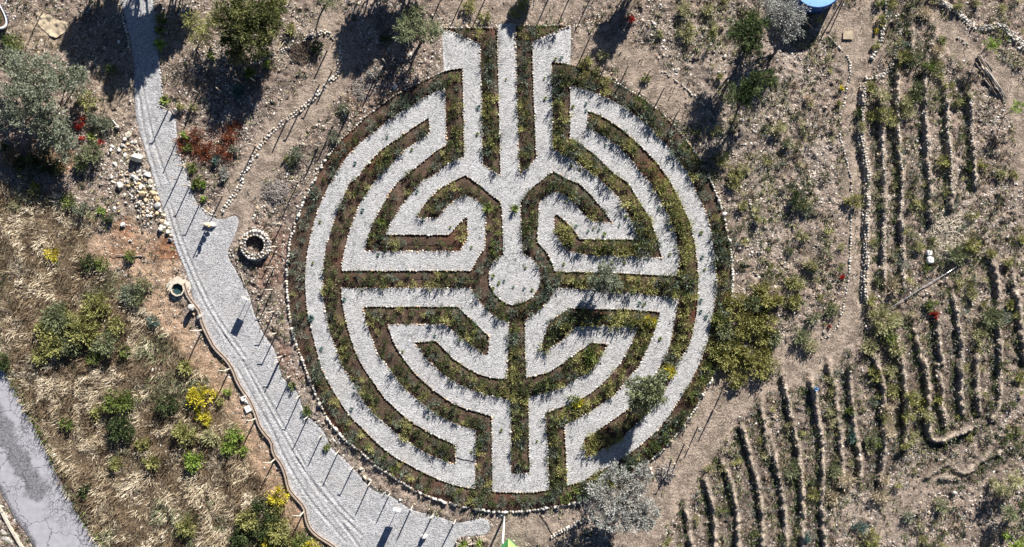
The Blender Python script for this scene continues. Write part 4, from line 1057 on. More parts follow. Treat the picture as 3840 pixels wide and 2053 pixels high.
# ------------------------------------------------------------------ plants in the beds
def rosette(n, length, width, pal, tilt=(.3, 1.1)):
    a = np.arange(n) * 2.4 + rng.uniform(0, .3, n); e = np.linspace(tilt[0], tilt[1], n)
    mbv = []; f = []; c = []
    for i in range(n):
        d = np.array([math.cos(a[i]) * math.cos(e[i]), math.sin(a[i]) * math.cos(e[i]), math.sin(e[i])]); s_ = np.array([-math.sin(a[i]), math.cos(a[i]), 0])
        l = length * rng.uniform(.8, 1.1); b0 = len(mbv)
        mbv += [d * .02 - s_ * width * .3, d * .02 + s_ * width * .3, d * l * .5 + s_ * width * .5 + [0, 0, .02], d * l - [0, 0, .15 * l], d * l * .5 - s_ * width * .5 + [0, 0, .02]]
        f += [(b0, b0 + 1, b0 + 2, b0 + 4), (b0 + 4, b0 + 2, b0 + 3, b0 + 3)]
        col = palcol(pal, np.array([rng.random()]))[0]; c += [col] * 5
    me = bpy.data.meshes.new('rosette'); me.from_pydata([tuple(v) for v in mbv], [], [tuple(dict.fromkeys(q)) for q in f]); 
    at = me.color_attributes.new('Col', 'FLOAT_COLOR', 'POINT'); at.data.foreach_set('color', np.c_[np.array(c), np.ones(len(c))].astype(np.float32).ravel())
    me.materials.append(M['leaf']); return me
PROTO = {}
for pal in ('lav', 'rose', 'yg', 'green', 'teal'):
    PROTO[pal] = [bush_geo(.33, .42, pal, n=170, leaf=.05, clumps=9, wispy=.25) for _ in range(4)]
PROTO_ME = {k: [mesh_np('bed_plant', *g) for g in v] for k, v in PROTO.items()}
for v in PROTO_ME.values():
    for m_ in v: m_.materials.append(M['leaf'])
cand = np.c_[rng.uniform(-16.5, 15.5, 46000), rng.uniform(-16.5, 18, 46000)]
allin = np.zeros(len(cand), bool); dmin = np.full(len(cand), 9.)
for q in (BED_A, BED_B, BED_C, BED_D):
    allin |= inside(q, cand[:, 0], cand[:, 1])
cand = cand[allin]; dmin = np.full(len(cand), 1.)
for q in (BED_A, BED_B, BED_C, BED_D):
    d, _ = seg_dist(q, cand[:, 0], cand[:, 1], True, .6); dmin = np.minimum(dmin, d)
do_, _ = seg_dist(SEG_A[0], cand[:, 0], cand[:, 1], False, .8)
cand = cand[(dmin > .23) & ((do_ > .42) | (cand[:, 0] > 6))]
dens = fbm(cand[:, 0], cand[:, 1], 2.0, 2, 120)
acc = np.zeros((0, 2))
for i, q in enumerate(cand):
    right = q[0] > 1
    md = (.35 if right else .38) + (.22 if dens[i] < (.38 if right else .42) else 0)
    if len(acc) == 0 or ((acc - q) ** 2).sum(1).min() > md * md:
        acc = np.vstack([acc, q])
sz = rng.uniform(.6, 1.2, len(acc)) * np.where(acc[:, 0] > 2, 1.2, 1.0)
def bed_pal(x, y):
    rr = math.hypot(x + .15, y + 1.0)
    u = random.random()
    if rr > 13.6: return 'lav' if u < .5 else ('rose' if u < .8 else ('yg' if u < .92 else 'green'))
    if x > 3: return 'yg' if u < .55 else ('rose' if u < .85 else 'lav')
    if rr < 4: return 'lav' if u < .45 else ('green' if u < .6 else 'rose')
    return 'rose' if u < .6 else ('yg' if u < .82 else 'lav')
NAMES = {'lav': 'small grey-green lavender clump', 'rose': 'small dark olive rosemary clump', 'yg': 'small yellow-green herb clump', 'green': 'small bright green herb clump', 'teal': 'blue-green clump'}
CLK = ['twelve', 'one', 'two', 'three', 'four', 'five', 'six', 'seven', 'eight', 'nine', 'ten', 'eleven']
def where(x, y):
    rr = math.hypot(x + .15, y + 1.0)
    o_ = CLK[int(round(math.degrees(math.atan2(x + .15, y + 1.0)) / 30)) % 12] + " o'clock"
    if y > 13.2 and abs(x) < 5: return 'in the entrance bed at the top ' + ('left' if x < 0 else 'right')
    if abs(x) < 2.3 and y > 5.5: return ('upper' if y > 11 else 'lower' if y < 8 else 'middle') + ' part of the ' + ('left' if x < 0 else 'right') + ' corridor bed'
    if rr > 13.6: return f'in the outer ring bed at {o_}'
    if rr > 11.0: return f'in the second ring bed at {o_}'
    if rr < 4: return f'round the centre circle at {o_}'
    if rr < 7: return f'in the innermost beds at {o_}'
    return f'in the third ring beds at {o_}'
order = np.argsort(-sz)
pals = [bed_pal(*q) for q in acc]
for i in order[:300]:
    x, y = acc[i]; me = random.choice(PROTO_ME[pals[i]]); s_ = float(sz[i])
    wh = where(x, y)
    obj('bed_plant', me, None, None, f'{NAMES[pals[i]]} {wh}', 'herb', f'{NAMES[pals[i]]}s {wh}', loc=(x, y, .03), rot=(0, 0, random.uniform(0, 6.28)), scale=(s_, s_, s_ * random.uniform(.8, 1.2)))
parts = []
for i in order[300:]:
    v, f, c = random.choice(PROTO[pals[i]]); a = random.uniform(0, 6.28); ca, sa = math.cos(a), math.sin(a); s_ = sz[i]
    v2 = np.stack([(v[:, 0] * ca - v[:, 1] * sa) * s_ + acc[i, 0], (v[:, 0] * sa + v[:, 1] * ca) * s_ + acc[i, 1], v[:, 2] * s_ * random.uniform(.8, 1.2) + .03], 1)
    parts.append((v2, f, c * random.uniform(.8, 1.2)))
obj('bed_herbs', mesh_np('bed_herbs', *cat_(parts)), M['leaf'], label='remaining small herbs filling the labyrinth beds', cat='herbs', kind='stuff')
# low scrub dotted over the slope right of the labyrinth and its terraces
sc_d = np.clip(fbm(GX, GY, 2.4, 3, 210) * 3.2 - 1.2, 0, 1) * stony * (~sheet) * np.clip((GX - 8) / 5, 0, 1) * np.clip(1 - 1.3 * Z_path, 0, 1) * (1 - .8 * ridge_top) * (1 - .5 * Z_low)
sx = rng.uniform(8, 36.5, 5200); sy = rng.uniform(-20, 19, 5200); kk = rng.random(5200) < at_grid(sc_d, sx, sy) * .42
parts = []
for x, y in zip(sx[kk], sy[kk]):
    pl_ = random.choice(['yg', 'yg', 'rose', 'lav', 'green' if random.random() < .3 else 'rose', 'pale_', 'pale_'])
    v, f, c = random.choice(PROTO['yg' if pl_ == 'pale_' else pl_]); a = random.uniform(0, 6.28); ca, sa = math.cos(a), math.sin(a); s_ = random.uniform(.35, 1.05)
    v2 = np.stack([(v[:, 0] * ca - v[:, 1] * sa) * s_ + x, (v[:, 0] * sa + v[:, 1] * ca) * s_ + y, v[:, 2] * s_ * .9 + float(gz(x, y))], 1)
    parts.append((v2, f, (c * [1.2, 1.15, 1.7] if pl_ == 'pale_' else c) * random.uniform(.75, 1.2)))
obj('low_scrub', mesh_np('low_scrub', *cat_(parts)), M['leaf'], label='low scattered scrub over the slope and terraces right of the labyrinth', cat='scrub', kind='stuff')
# seedlings that came up in the gravel
SEED = L(2, 2, (475, 300), (420, 605), (790, 215), (655, 870), (485, 1235), (1085, 1255), (1590, 490), (905, 540), (1435, 340), (1620, 1060), (1320, 1140), (1190, 80)) + L(1, 2, (1150, 1105), (735, 1205), (970, 1015), (1640, 795), (1635, 990), (1845, 590)) \
     + L(2, 3, (30, 210), (400, 150), (600, 350), (640, 360), (830, 600), (1160, 540), (880, 1010), (1080, 200), (1390, 380), (1420, 650), (1390, 960), (940, 900), (970, 910), (1090, 1160), (740, 600), (680, 390), (560, 370), (470, 330), (1430, 1000), (380, 610)) \
     + L(2, 2, (1750, 700), (1790, 750), (1830, 735), (1750, 790)) + L(2, 3, (10, 780), (90, 790), (150, 800), (100, 640), (1400, 560), (1390, 880), (840, 260), (790, 330)) + L(1, 3, (240, 580), (245, 730), (320, 440), (365, 430), (450, 790), (545, 770), (690, 1075), (500, 1250), (440, 1230), (545, 820)) + L(3, 2, (1275, 415), (710, 355), (1590, 670), (1810, 510)) + L(3, 3, (185, 590),)
ROS = [rosette(11, .17, .05, 'teal'), rosette(13, .15, .045, 'green')]
for p in SEED:
    x, y = W(p); s_ = random.uniform(.9, 1.5)
    o = obj('seedling', random.choice(ROS), None, cat='seedling', group='seedlings in the gravel paths', loc=(x, y, GRAVEL_Z), rot=(0, 0, random.uniform(0, 6)), scale=(s_, s_, s_ * 1.2))
    later(o, 'small blue-green seedling in the white gravel', p)
for x, y, r_, nm in ((1710, 200, .55, 'spiky dark green palm in the left keyhole bed'), (410, 1010, .34, 'spiky teal plant in the left outer ring gravel'), (930, 300, .42, 'dark green spiky bush in the upper left inner arc')):
    o = obj('spiky_plant', rosette(40, r_ * 1.15, .06, 'green' if x > 500 else 'teal', (.1, 1.4)), None, None, nm, 'plant', loc=(*W(T(2, 2, x, y)), .05), scale=(1, 1, 1.3))
x, y = W(T(2, 3, 20, 205)); obj('spiky_plant', rosette(34, .5, .06, 'green', (.1, 1.4)), None, None, 'small dark green palm standing in the centre corridor gravel', 'plant', loc=(x, y, GRAVEL_Z), scale=(1, 1, 1.3))
# broad leaved plants by the drive
for (x, y, r_, pal, nm) in ((1185, 330, .62, 'lime', 'bright lime banana plant beside the drive, lower of two'), (1180, 230, .5, 'green', 'green banana plant beside the drive, upper of two'), (1215, 745, .5, 'green', 'dark green broad leaved plant beside the standing boulder'), (680, 1010, .5, 'green', 'dark green agave by the red flowers left of the rock pile'),
                           (1760, 670, .5, 'teal', 'blue-green agave on the slope right of the drive'), (1840, 545, .45, 'green', 'broad green agave at the wall above the planted slope')):
    p = T(1, 1, x, y); xx, yy = W(p)
    obj('broad_leaved_plant', rosette(13, r_ * 1.1, .19, pal, (.25, 1.2)), None, None, nm, 'plant', loc=(xx, yy, float(top(xx, yy))))

# ------------------------------------------------------------------ dry grass, weeds and loose stones (nobody could count these)
def blades(name, xy, ang, length, width, col, lift, parent=None, **k):
    n = len(xy); z = top(xy[:, 0], xy[:, 1])
    d = np.stack([np.cos(ang), np.sin(ang)], 1); s_ = np.stack([-np.sin(ang), np.cos(ang)], 1)
    w_ = (width * np.ones(n))[:, None]
    b0 = xy - s_ * w_ * .5; b1 = xy + s_ * w_ * .5
    m_ = xy + d * (length * .5)[:, None] + s_ * rng.normal(size=(n, 1)) * .03; tp = xy + d * length[:, None] + s_ * rng.normal(size=(n, 1)) * .06
    m0 = m_ - s_ * w_ * .45; m1 = m_ + s_ * w_ * .45
    V = np.stack([np.c_[b0, z - .02], np.c_[b1, z - .02], np.c_[m1, z + lift], np.c_[m0, z + lift], np.c_[tp, z + lift * rng.uniform(.7, 1.5, n)]], 1).reshape(-1, 3)
    o = np.arange(n)[:, None] * 5
    F = np.vstack([np.hstack([o, o + 1, o + 2]), np.hstack([o, o + 2, o + 3]), np.hstack([o + 3, o + 2, o + 4])])
    return obj(name, mesh_np(name, V, F, np.repeat(col, 5, 0)), M['leaf'], parent, **k)
def sample(n, dens):
    x = rng.uniform(-36.5, 36.5, n); y = rng.uniform(-20, 20, n)
    k = rng.random(n) < at_grid(dens, x, y)
    return np.c_[x[k], y[k]]
nosheet = (~sheet).astype(float)
g_d = np.clip(Z_grass * 1.2 - Z_clay * .9, 0, 1) * nosheet * np.clip(fbm(GX, GY, 1.3, 3, 130) * 3 - .7, .15, 1)
xy = sample(560000, g_d)
a = vnoise(xy[:, 0], xy[:, 1], 1.3, 140) * 12 + rng.normal(size=len(xy)) * .85
tone = fbm(xy[:, 0], xy[:, 1], 1.1, 3, 150)
col = palcol('straw', np.clip(tone * 1.8 - .35 + rng.normal(size=len(xy)) * .2, 0, 1)) * rng.uniform(.7, 1.3, (len(xy), 1))
dk = (fbm(xy[:, 0], xy[:, 1], 0.8, 2, 155) < .44) | (rng.random(len(xy)) < .15)
col[dk] = palcol('brown', rng.random(dk.sum()))
gr = (fbm(xy[:, 0], xy[:, 1], 2.2, 2, 158) > .64) & (rng.random(len(xy)) < .6)
col[gr] = palcol('oliveg', rng.random(gr.sum()))
blades('dry_grass', xy, a, rng.uniform(.12, .42, len(xy)), rng.uniform(.02, .042, len(xy)), col, rng.uniform(.04, .26, len(xy)) * np.where(rng.random(len(xy)) < .25, 1.9, 1), label='tangled straw coloured dry grass between the road and the drive', cat='dry grass', kind='stuff')
# green verge of the road
vd, _ = seg_dist(ROAD_R, GX, GY, limit=2.0)
xy = sample(260000, np.clip(.75 - vd, 0, .6) * nosheet)
blades('verge_grass', xy, rng.uniform(0, 6.28, len(xy)), rng.uniform(.1, .3, len(xy)), rng.uniform(.03, .06, len(xy)), palcol('green', rng.random(len(xy))) * rng.uniform(.6, 1.2, (len(xy), 1)), rng.uniform(.1, .4, len(xy)), label='green grass strip growing along the asphalt road edge', cat='grass', kind='stuff')
# weeds on the stony slopes
east = 1 / (1 + np.exp(-(GX - 6) / 3.0))
wn = np.clip(fbm(GX, GY, 1.0, 3, 160) * 3.6 - 1.5, 0, 1)
w_d = wn * (stony * .8 + .12) * nosheet * (.35 + .65 * east) * (1 - .85 * Z_path) * (1 - Z_grass)
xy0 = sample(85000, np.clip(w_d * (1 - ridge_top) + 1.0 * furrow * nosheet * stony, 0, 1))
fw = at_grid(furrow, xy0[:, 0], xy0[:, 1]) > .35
k = 5
xy = np.repeat(xy0, k, 0) + rng.normal(size=(len(xy0) * k, 2)) * .06
tn = np.repeat(fbm(xy0[:, 0], xy0[:, 1], 1.7, 3, 170) + rng.normal(size=len(xy0)) * .12, k)
col = np.where((tn < .46)[:, None], palcol('brown', rng.random(len(xy))), np.where((tn < .56)[:, None], palcol('oliveg', rng.random(len(xy))), palcol('pale', rng.random(len(xy)) * .8)))
fwk = np.repeat(fw | (rng.random(len(xy0)) < .3), k); col[fwk] = palcol('rose', rng.random(fwk.sum()) * .8)  # real growth in part; the dark tone also stands in for furrow shade
grey = np.repeat(rng.random(len(xy0)) < .17, k); col[grey] = palcol('grey', rng.random(grey.sum()) * .7)
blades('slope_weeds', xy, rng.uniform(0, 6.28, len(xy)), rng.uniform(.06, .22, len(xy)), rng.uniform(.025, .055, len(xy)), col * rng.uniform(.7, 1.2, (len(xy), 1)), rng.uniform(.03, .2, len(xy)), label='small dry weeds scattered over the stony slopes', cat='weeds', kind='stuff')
# loose stones
s_d = np.clip(ga * 1.2, 0, 1) * nosheet * np.clip(1 - 1.05 * Z_path, .04, 1) * np.clip(fbm(GX, GY, .9, 3, 180) * 3 - .8, .1, 1) * (1 - .55 * Z_terr) * (1 - .8 * ridge_top)
xy = sample(240000, s_d)
scatter_rocks('loose_stones', xy, rng.gamma(3.0, .022, len(xy)) + .035, gz(xy[:, 0], xy[:, 1]) - .005, label='pale loose stones littering the slopes', cat='stones', kind='stuff', tetra=True)
xy = sample(70000, np.clip(.35 * stony + .5 * Z_terr, 0, .7) * (1 - ridge_top) * nosheet * (1 - .9 * Z_path))
scatter_rocks('soil_clods', xy, rng.gamma(3.0, .03, len(xy)) + .05, gz(xy[:, 0], xy[:, 1]) - .005, np.array([(.11, .085, .07), (.17, .135, .11), (.24, .19, .155), (.31, .25, .2)]), label='brown soil clods lying over the slopes and terraces', cat='clods', kind='stuff', tetra=True)
xy = sample(420000, np.clip(ridge_top * 1.1 - .15, 0, 1) * nosheet * .45)
scatter_rocks('ridge_crumbs', xy, rng.gamma(3.0, .025, len(xy)) + .04, gz(xy[:, 0], xy[:, 1]) - .01, np.array([(.24, .19, .15), (.36, .295, .235), (.46, .385, .31), (.58, .50, .42)]), label='crumbly pale soil and stones along the terrace crests', cat='soil', kind='stuff', tetra=True)
xy = sample(7000, s_d)
scatter_rocks('scattered_rubble', xy, rng.gamma(3.0, .035, len(xy)) + .07, gz(xy[:, 0], xy[:, 1]) - .01, label='larger pale rubble stones on the slopes', cat='stones', kind='stuff')
# gravel grains that stand proud, and leaf litter on the paths
xy = sample(60000, (in_gravel & ~in_bed) * .9)
scatter_rocks('gravel_grains', xy, rng.uniform(.04, .08, len(xy)), np.full(len(xy), GRAVEL_Z), np.array([(.40, .40, .42), (.60, .60, .62), (.76, .76, .78), (.8, .8, .8)]), label='loose white gravel grains on the labyrinth path', cat='gravel', kind='stuff', tetra=True)
xy = sample(60000, in_drive * .8)
scatter_rocks('drive_grains', xy, rng.uniform(.035, .07, len(xy)), np.full(len(xy), .006), np.array([(.32, .33, .35), (.48, .49, .52), (.62, .63, .66)]), label='loose grey gravel grains on the drive', cat='gravel', kind='stuff', tetra=True)
bd, _ = seg_dist(DRIVE, GX, GY, True, limit=1.0)
xy = sample(60000, np.clip(.45 - bd, 0, .45) * 1.2 * (~in_drive) * (~in_gravel))
scatter_rocks('spilled_gravel', xy, rng.uniform(.04, .09, len(xy)), gz(xy[:, 0], xy[:, 1]), np.array([(.32, .33, .35), (.48, .49, .52), (.62, .63, .66)]), label='grey gravel spilled over the edges of the drive', cat='gravel', kind='stuff', tetra=True)
xy = sample(60000, np.clip(.4 - bd, 0, .4) * .7 * in_drive)
scatter_rocks('soil_crumbs', xy, rng.uniform(.03, .1, len(xy)), np.full(len(xy), .005), np.array([(.14, .105, .085), (.22, .17, .135), (.3, .24, .19)]), label='brown soil crumbs along the edges of the drive', cat='soil', kind='stuff', tetra=True)
bb, _ = seg_dist(BED_A, GX, GY, True, limit=.6); bb2, _ = seg_dist(BED_B, GX, GY, True, limit=.6); bb = np.minimum(bb, bb2)
xy = sample(60000, np.clip(.3 - bb, 0, .3) * .8 * (in_gravel & ~in_bed))
scatter_rocks('bed_crumbs', xy, rng.uniform(.025, .075, len(xy)), np.full(len(xy), GRAVEL_Z), np.array([(.13, .09, .07), (.2, .15, .11), (.27, .21, .16)]), label='soil crumbs fallen from the beds onto the gravel', cat='soil', kind='stuff', tetra=True)
wnd = (in_gravel & ~in_bed) * np.clip(fbm(GX, GY, 1.2, 3, 190) * 4 - 2.1, 0, 1) * (.35 + .65 * east)
neck = np.exp(-(((GX + .1) / .9) ** 2 + ((GY - .85) / .45) ** 2)) * (in_gravel & ~in_bed)
xy0 = sample(52000, wnd * .4 + .02 * (in_gravel & ~in_bed) + 1.0 * neck); xy = np.repeat(xy0, 4, 0) + rng.normal(size=(len(xy0) * 4, 2)) * .07
blades('path_weeds', xy, rng.uniform(0, 6.28, len(xy)), rng.uniform(.05, .18, len(xy)), rng.uniform(.012, .03, len(xy)), palcol('olive', rng.random(len(xy))) * rng.uniform(.5, 1.1, (len(xy), 1)), rng.uniform(.02, .12, len(xy)), label='fine weeds sprouting through the labyrinth gravel', cat='weeds', kind='stuff')

# ------------------------------------------------------------------ dry stone walls
def stone_wall(label, pts, width=.22, size=.22, rows=1, high=1, mat='white', gap=.05, sink=.3):
    p = smooth(Wl(pts), .3)
    c = p[len(p) // 2]
    root = empty('stone_wall', (0, 0, 0), label, 'stone wall'); root['kind'] = 'thing'
    cnt = 0; restp = []; rests = []; restz = []
    for lv in range(high):
        for r_ in range(rows):
            e = resample(p, size * .86)
            t = np.gradient(e, axis=0); ang = np.arctan2(t[:, 1], t[:, 0]); nrm = np.stack([-np.sin(ang), np.cos(ang)], 1)
            off = ((r_ + .5) / rows - .5) * width
            for i in range(len(e)):
                if random.random() < gap: continue
                q = e[i] + nrm[i] * (off + random.gauss(0, .025)) + t[i] * random.uniform(-.2, .2)
                s_ = size * random.uniform(.75, 1.35); z = float(gz(*q)) - sink * .05 + lv * size * .5
                if cnt < 300:
                    obj('stone', random.choice(ROCK[mat]), None, root, loc=(q[0], q[1], z), rot=(random.gauss(0, .15), random.gauss(0, .15), ang[i] + random.gauss(0, .4)), scale=(s_, s_, s_ * random.uniform(.9, 1.4)))
                    cnt += 1
                else:
                    restp.append(q); rests.append(s_); restz.append(z)
    if restp:
        scatter_rocks('wall_stones', np.array(restp), np.array(rests), np.array(restz), np.array([(.45, .42, .37), (.6, .57, .52), (.7, .67, .62)]), root, kind='stuff')
    return root
stone_wall('long single row of white stones bordering the right dirt path on its left', L(1, 4, (450, 270), (510, 340), (590, 420), (605, 500), (590, 600), (570, 690), (560, 760), (530, 850), (530, 1000), (555, 1100), (590, 1220), (615, 1370)) + L(2, 4, (615, 200), (610, 400), (605, 560), (595, 680), (580, 800), (560, 900), (530, 1030), (470, 1130), (400, 1160)), .14, .23, 1, 1)
stone_wall('broad rubble wall bordering the right dirt path on its right', L(1, 4, (695, 620), (690, 800), (680, 1000), (710, 1150), (730, 1300)) + L(2, 4, (725, 60), (725, 150), (712, 350), (720, 500), (710, 650), (705, 800), (710, 880)), .42, .21, 3, 1)
stone_wall('curved white stone wall above the broad rubble wall', L(1, 4, (950, 120), (962, 250), (945, 380), (920, 470), (860, 545), (790, 575), (725, 580)), .3, .24, 2, 1)
stone_wall('curved rubble wall crossing the top right corner', L(1, 4, (1190, -20), (1390, 90), (1450, 150), (1530, 205), (1620, 212), (1680, 190), (1760, 230), (1830, 290), (1930, 390)), .4, .24, 3, 2)
stone_wall('short shaded stone wall with plants near the square tan slab', L(1, 4, (870, -10), (868, 60), (862, 150), (840, 250), (810, 350), (765, 430)), .22, .24, 2, 2)
stone_wall('long white stone wall along the left dirt path', L(1, 2, (500, 230), (580, 290), (635, 350), (620, 430), (618, 500), (590, 570), (530, 620), (450, 700), (380, 770), (280, 850), (180, 920), (100, 990), (40, 1070)) + L(1, 1, (1888, 1140), (1830, 1230), (1770, 1320)) + L(2, 1, (1790, 0), (1740, 80), (1680, 170), (1640, 225)), .34, .25, 2, 1)
stone_wall('ragged stone wall below the big dark thicket', L(1, 1, (1790, 520), (1870, 475)) + L(1, 2, (60, 440), (200, 370), (350, 300), (480, 240)), .25, .2, 2, 1, gap=.2)
stone_wall('small curved stone kerb beside the drive junction', L(1, 1, (1300, 1080), (1330, 1180), (1370, 1280)) + L(2, 1, (1400, 60), (1420, 150), (1470, 200), (1530, 240), (1590, 268)), .26, .19, 2, 1)
stone_wall('row of stones along the right side of the upper drive', L(1, 1, (1135, 20), (1145, 100), (1150, 190), (1160, 280)), .15, .2, 1, 1, gap=.2)
stone_wall('stones along the drive below the lime banana plant', L(1, 1, (1170, 440), (1180, 520), (1192, 620), (1200, 690)), .2, .2, 1, 1, gap=.25)
stone_wall('white painted stone row on the left side of the upper drive', L(1, 1, (905, 130), (925, 200), (945, 290), (955, 370)), .14, .24, 1, 1, gap=.0)
stone_wall('thin stone line on the slope outside the upper right ring', L(1, 3, (1110, 530), (1200, 590), (1280, 650), (1380, 740), (1450, 820), (1500, 890), (1550, 980), (1600, 1060), (1640, 1170), (1690, 1260)), .12, .21, 1, 1, gap=.12)
stone_wall('thin stone line down the slope right of the labyrinth', L(2, 3, (1690, 0), (1740, 110), (1775, 250), (1800, 400), (1815, 520), (1830, 640)), .12, .18, 1, 1, gap=.3)
stone_wall('low stone wall with deep shadow below the labyrinth', L(3, 3, (290, 1300), (350, 1265), (420, 1230), (480, 1195), (560, 1165)), .22, .22, 2, 2)
stone_wall('rubble line at the top edge of the upper right terraces', L(1, 4, (1480, 350), (1440, 310), (1400, 280)), .2, .2, 2, 1, gap=.3)
stone_wall('small crooked stone edge below the stacked grey poles', L(1, 4, (1715, 700), (1740, 740), (1735, 820), (1700, 865), (1640, 890)), .15, .22, 1, 1)
for nm, pts in (('first', L(1, 4, (830, 800), (835, 1000), (845, 1300))), ('second', L(1, 4, (950, 700), (955, 1000), (975, 1250))), ('third', L(1, 4, (1148, 700), (1150, 900), (1180, 1370))), ('fourth', L(1, 4, (1312, 720), (1318, 950), (1345, 1370))), ('fifth', L(1, 4, (1478, 700), (1492, 950), (1520, 1370)))):
    stone_wall(f'{nm} terrace edge of stones counted from the broad rubble wall', pts, .12, .16, 1, 1, gap=.15)
for nm, pts in (('first', L(2, 4, (845, 250), (838, 500), (850, 740))), ('second', L(2, 4, (975, 20), (970, 300), (990, 780))), ('third', L(2, 4, (1365, 860), (1385, 1050), (1420, 1323)))):
    stone_wall(f'{nm} stone terrace edge around the long pale pipe', pts, .12, .15, 1, 1, gap=.2)

# ------------------------------------------------------------------ rock piles and boulders
def zoomp(x0, y0, k, x, y): return (x0 + x / k, y0 + y / k)
pile = empty('rock_pile', (0, 0, 0), 'long pile of white and ochre field stones left of the drive', 'rock pile')
PILE = [(260, 240, 80), (230, 305, 50), (200, 370, 60), (255, 355, 50), (300, 340, 50), (345, 335, 60), (150, 430, 45), (215, 430, 40), (265, 430, 40), (65, 385, 55), (60, 430, 50), (105, 415, 35), (225, 490, 60), (205, 525, 50), (175, 560, 45), (110, 600, 60), (65, 755, 50), (70, 810, 45),
        (320, 740, 70), (360, 780, 60), (385, 690, 50), (460, 685, 55), (500, 730, 90), (480, 780, 60), (525, 815, 80), (385, 838, 55), (405, 875, 50), (525, 865, 75), (460, 893, 40), (560, 905, 55), (440, 950, 75), (395, 925, 50), (560, 950, 80), (485, 980, 45), (540, 990, 50), (470, 1025, 70), (590, 1005, 60), (610, 1030, 80),
        (625, 1100, 85), (635, 1155, 55), (600, 1190, 60), (690, 1215, 55), (505, 1220, 60), (655, 1190, 40), (500, 1160, 40), (540, 1300, 35), (460, 1310, 25), (490, 1345, 28), (670, 1280, 60), (680, 1310, 50), (715, 1320, 60), (660, 1355, 60), (745, 1370, 50), (205, 1330, 60), (95, 1135, 50), (150, 1170, 35), (10, 1165, 35), (30, 1150, 35), (140, 1070, 50), (240, 1065, 40), (220, 965, 50), (160, 850, 80), (420, 1090, 40), (450, 1110, 36), (400, 1050, 36), (350, 1000, 34), (300, 1010, 30), (280, 1110, 34), (330, 930, 30), (20, 900, 40), (45, 940, 34)]
for x, y, q in PILE:
    wx, wy = W(zoomp(400, 430, 3.204, x, y)); d_ = q / 3.204 / S * 1.3
    obj('stone', random.choice(BOULDER['field'] if d_ > .3 else ROCK['field']), None, pile, loc=(wx, wy, float(top(wx, wy)) - .01), rot=(0, random.gauss(0, .15), random.uniform(0, 6.28)), scale=(d_, d_, d_ * random.uniform(.8, 1.15)))
for i in range(215):
    u = random.random(); px = 480 + u * 105 + random.gauss(0, 28); py = 640 + u * 170 + random.gauss(0, 22)
    wx, wy = W((px, py))
    if at_grid(in_drive, wx, wy): continue
    d_ = random.uniform(.12, .34)
    obj('stone', random.choice(ROCK['field']), None, pile, loc=(wx, wy, float(top(wx, wy)) - .01), rot=(0, 0, random.uniform(0, 6.28)), scale=(d_, d_, d_))
for x, y, q in ((1185, 360, 55), (1240, 375, 50), (1265, 400, 45), (1255, 430, 50), (1230, 320, 45), (1200, 300, 40), (1215, 345, 40), (1090, 320, 28), (1070, 335, 24)):
    wx, wy = W(T(2, 1, x, y)); d_ = q * .5085 / S
    obj('stone', random.choice(BOULDER['white']), None, pile, loc=(wx, wy, float(top(wx, wy)) - .01), rot=(0, 0, random.uniform(0, 6.28)), scale=(d_, d_, d_ * 1.3))
def boulder(label, p, d_, tall=1.0, mat='white', grp=None, ll=1.0):
    x, y = W(p, d_ * tall * .3)
    return obj('boulder', random.choice(BOULDER[mat]), None, None, label, 'boulder', grp, loc=(x, y, float(top(x, y)) - .03), rot=(0, 0, random.uniform(0, 6.28)), scale=(d_ * ll, d_, d_ * tall))
boulder('tall ochre standing boulder casting a long shadow amid the rock pile', zoomp(400, 430, 3.204, 340, 510), .85, 2.4, 'field', ll=1.2)
boulder('white standing stone left of the rock pile by crossed sticks', T(1, 1, 855, 940), .42, 2.2)
boulder('white standing boulder on the right side of the upper drive', T(1, 1, 1280, 815), .62, 2.3)
boulder('large white boulder inside the crown of the large left olive', T(1, 1, 275, 575), .95, 2.8)
boulder('small white boulder right of the large left olive', T(1, 1, 490, 550), .4, 2.0)
boulder('mossy white boulder against the terracotta channel, upper of two', zoomp(640, 1020, 5.74, 430, 770), .75, 2.4)
boulder('pale boulder with a tan top against the terracotta channel, lower of two', zoomp(640, 1020, 5.74, 590, 960), .55, 2.2)
boulder('tan knob of stone beside the pale channel boulder', zoomp(640, 1020, 5.74, 480, 925), .26, 1.6, 'field')
boulder('cream standing stone at the bottom edge of the drive', zoomp(1360, 1880, 6.44, 1480, 870), .48, 3.0)
boulder('round pale boulder first of three on the gravel verge', T(3, 2, 775, 805), .42, 1.5, 'field')
boulder('middle pale boulder of three on the gravel verge', T(3, 2, 800, 865), .34, 1.4, 'field')
boulder('lowest pale boulder of three on the gravel verge', T(3, 2, 838, 885), .32, 1.4, 'field')
boulder('white stone on the brown verge behind the sign', T(3, 2, 1060, 1030), .27, 1.3)
boulder('beige block at the foot of the tall white pole', zoomp(1680, 1900, 8.05, 1600, 290), .4, 1.0, 'field', ll=1.3)
boulder('pale stone on bare red soil right of the grass field', T(2, 1, 912, 325), .3, 1.2)
boulder('small pale stone beside the dead branch', T(2, 1, 962, 440), .26, 1.2)
boulder('white oval stone on the slope right of the ring', T(2, 3, 1828, 710), .3, .8)
boulder('tan oval stone just below the white oval stone', T(2, 3, 1820, 765), .28, .8, 'field')
boulder('pale stone by the stone line in the dirt track', T(3, 3, 1385, 510), .28, 1.1, 'field')
boulder('bright stone at the lower end of the path wall, left one', T(2, 4, 415, 1115), .34, .9)
boulder('white stone standing in the upper right slope', T(2, 4, 462, 160), .3, 1.3)
boulder('white stone on the lower terraces, upper of two', T(3, 4, 902, 795), .24, 1.0)
boulder('white stone on the lower terraces, lower of two', T(3, 4, 890, 852), .24, .8)
boulder('big pale stone in the curve of the upper wall', T(1, 4, 772, 612), .42, 1.0)
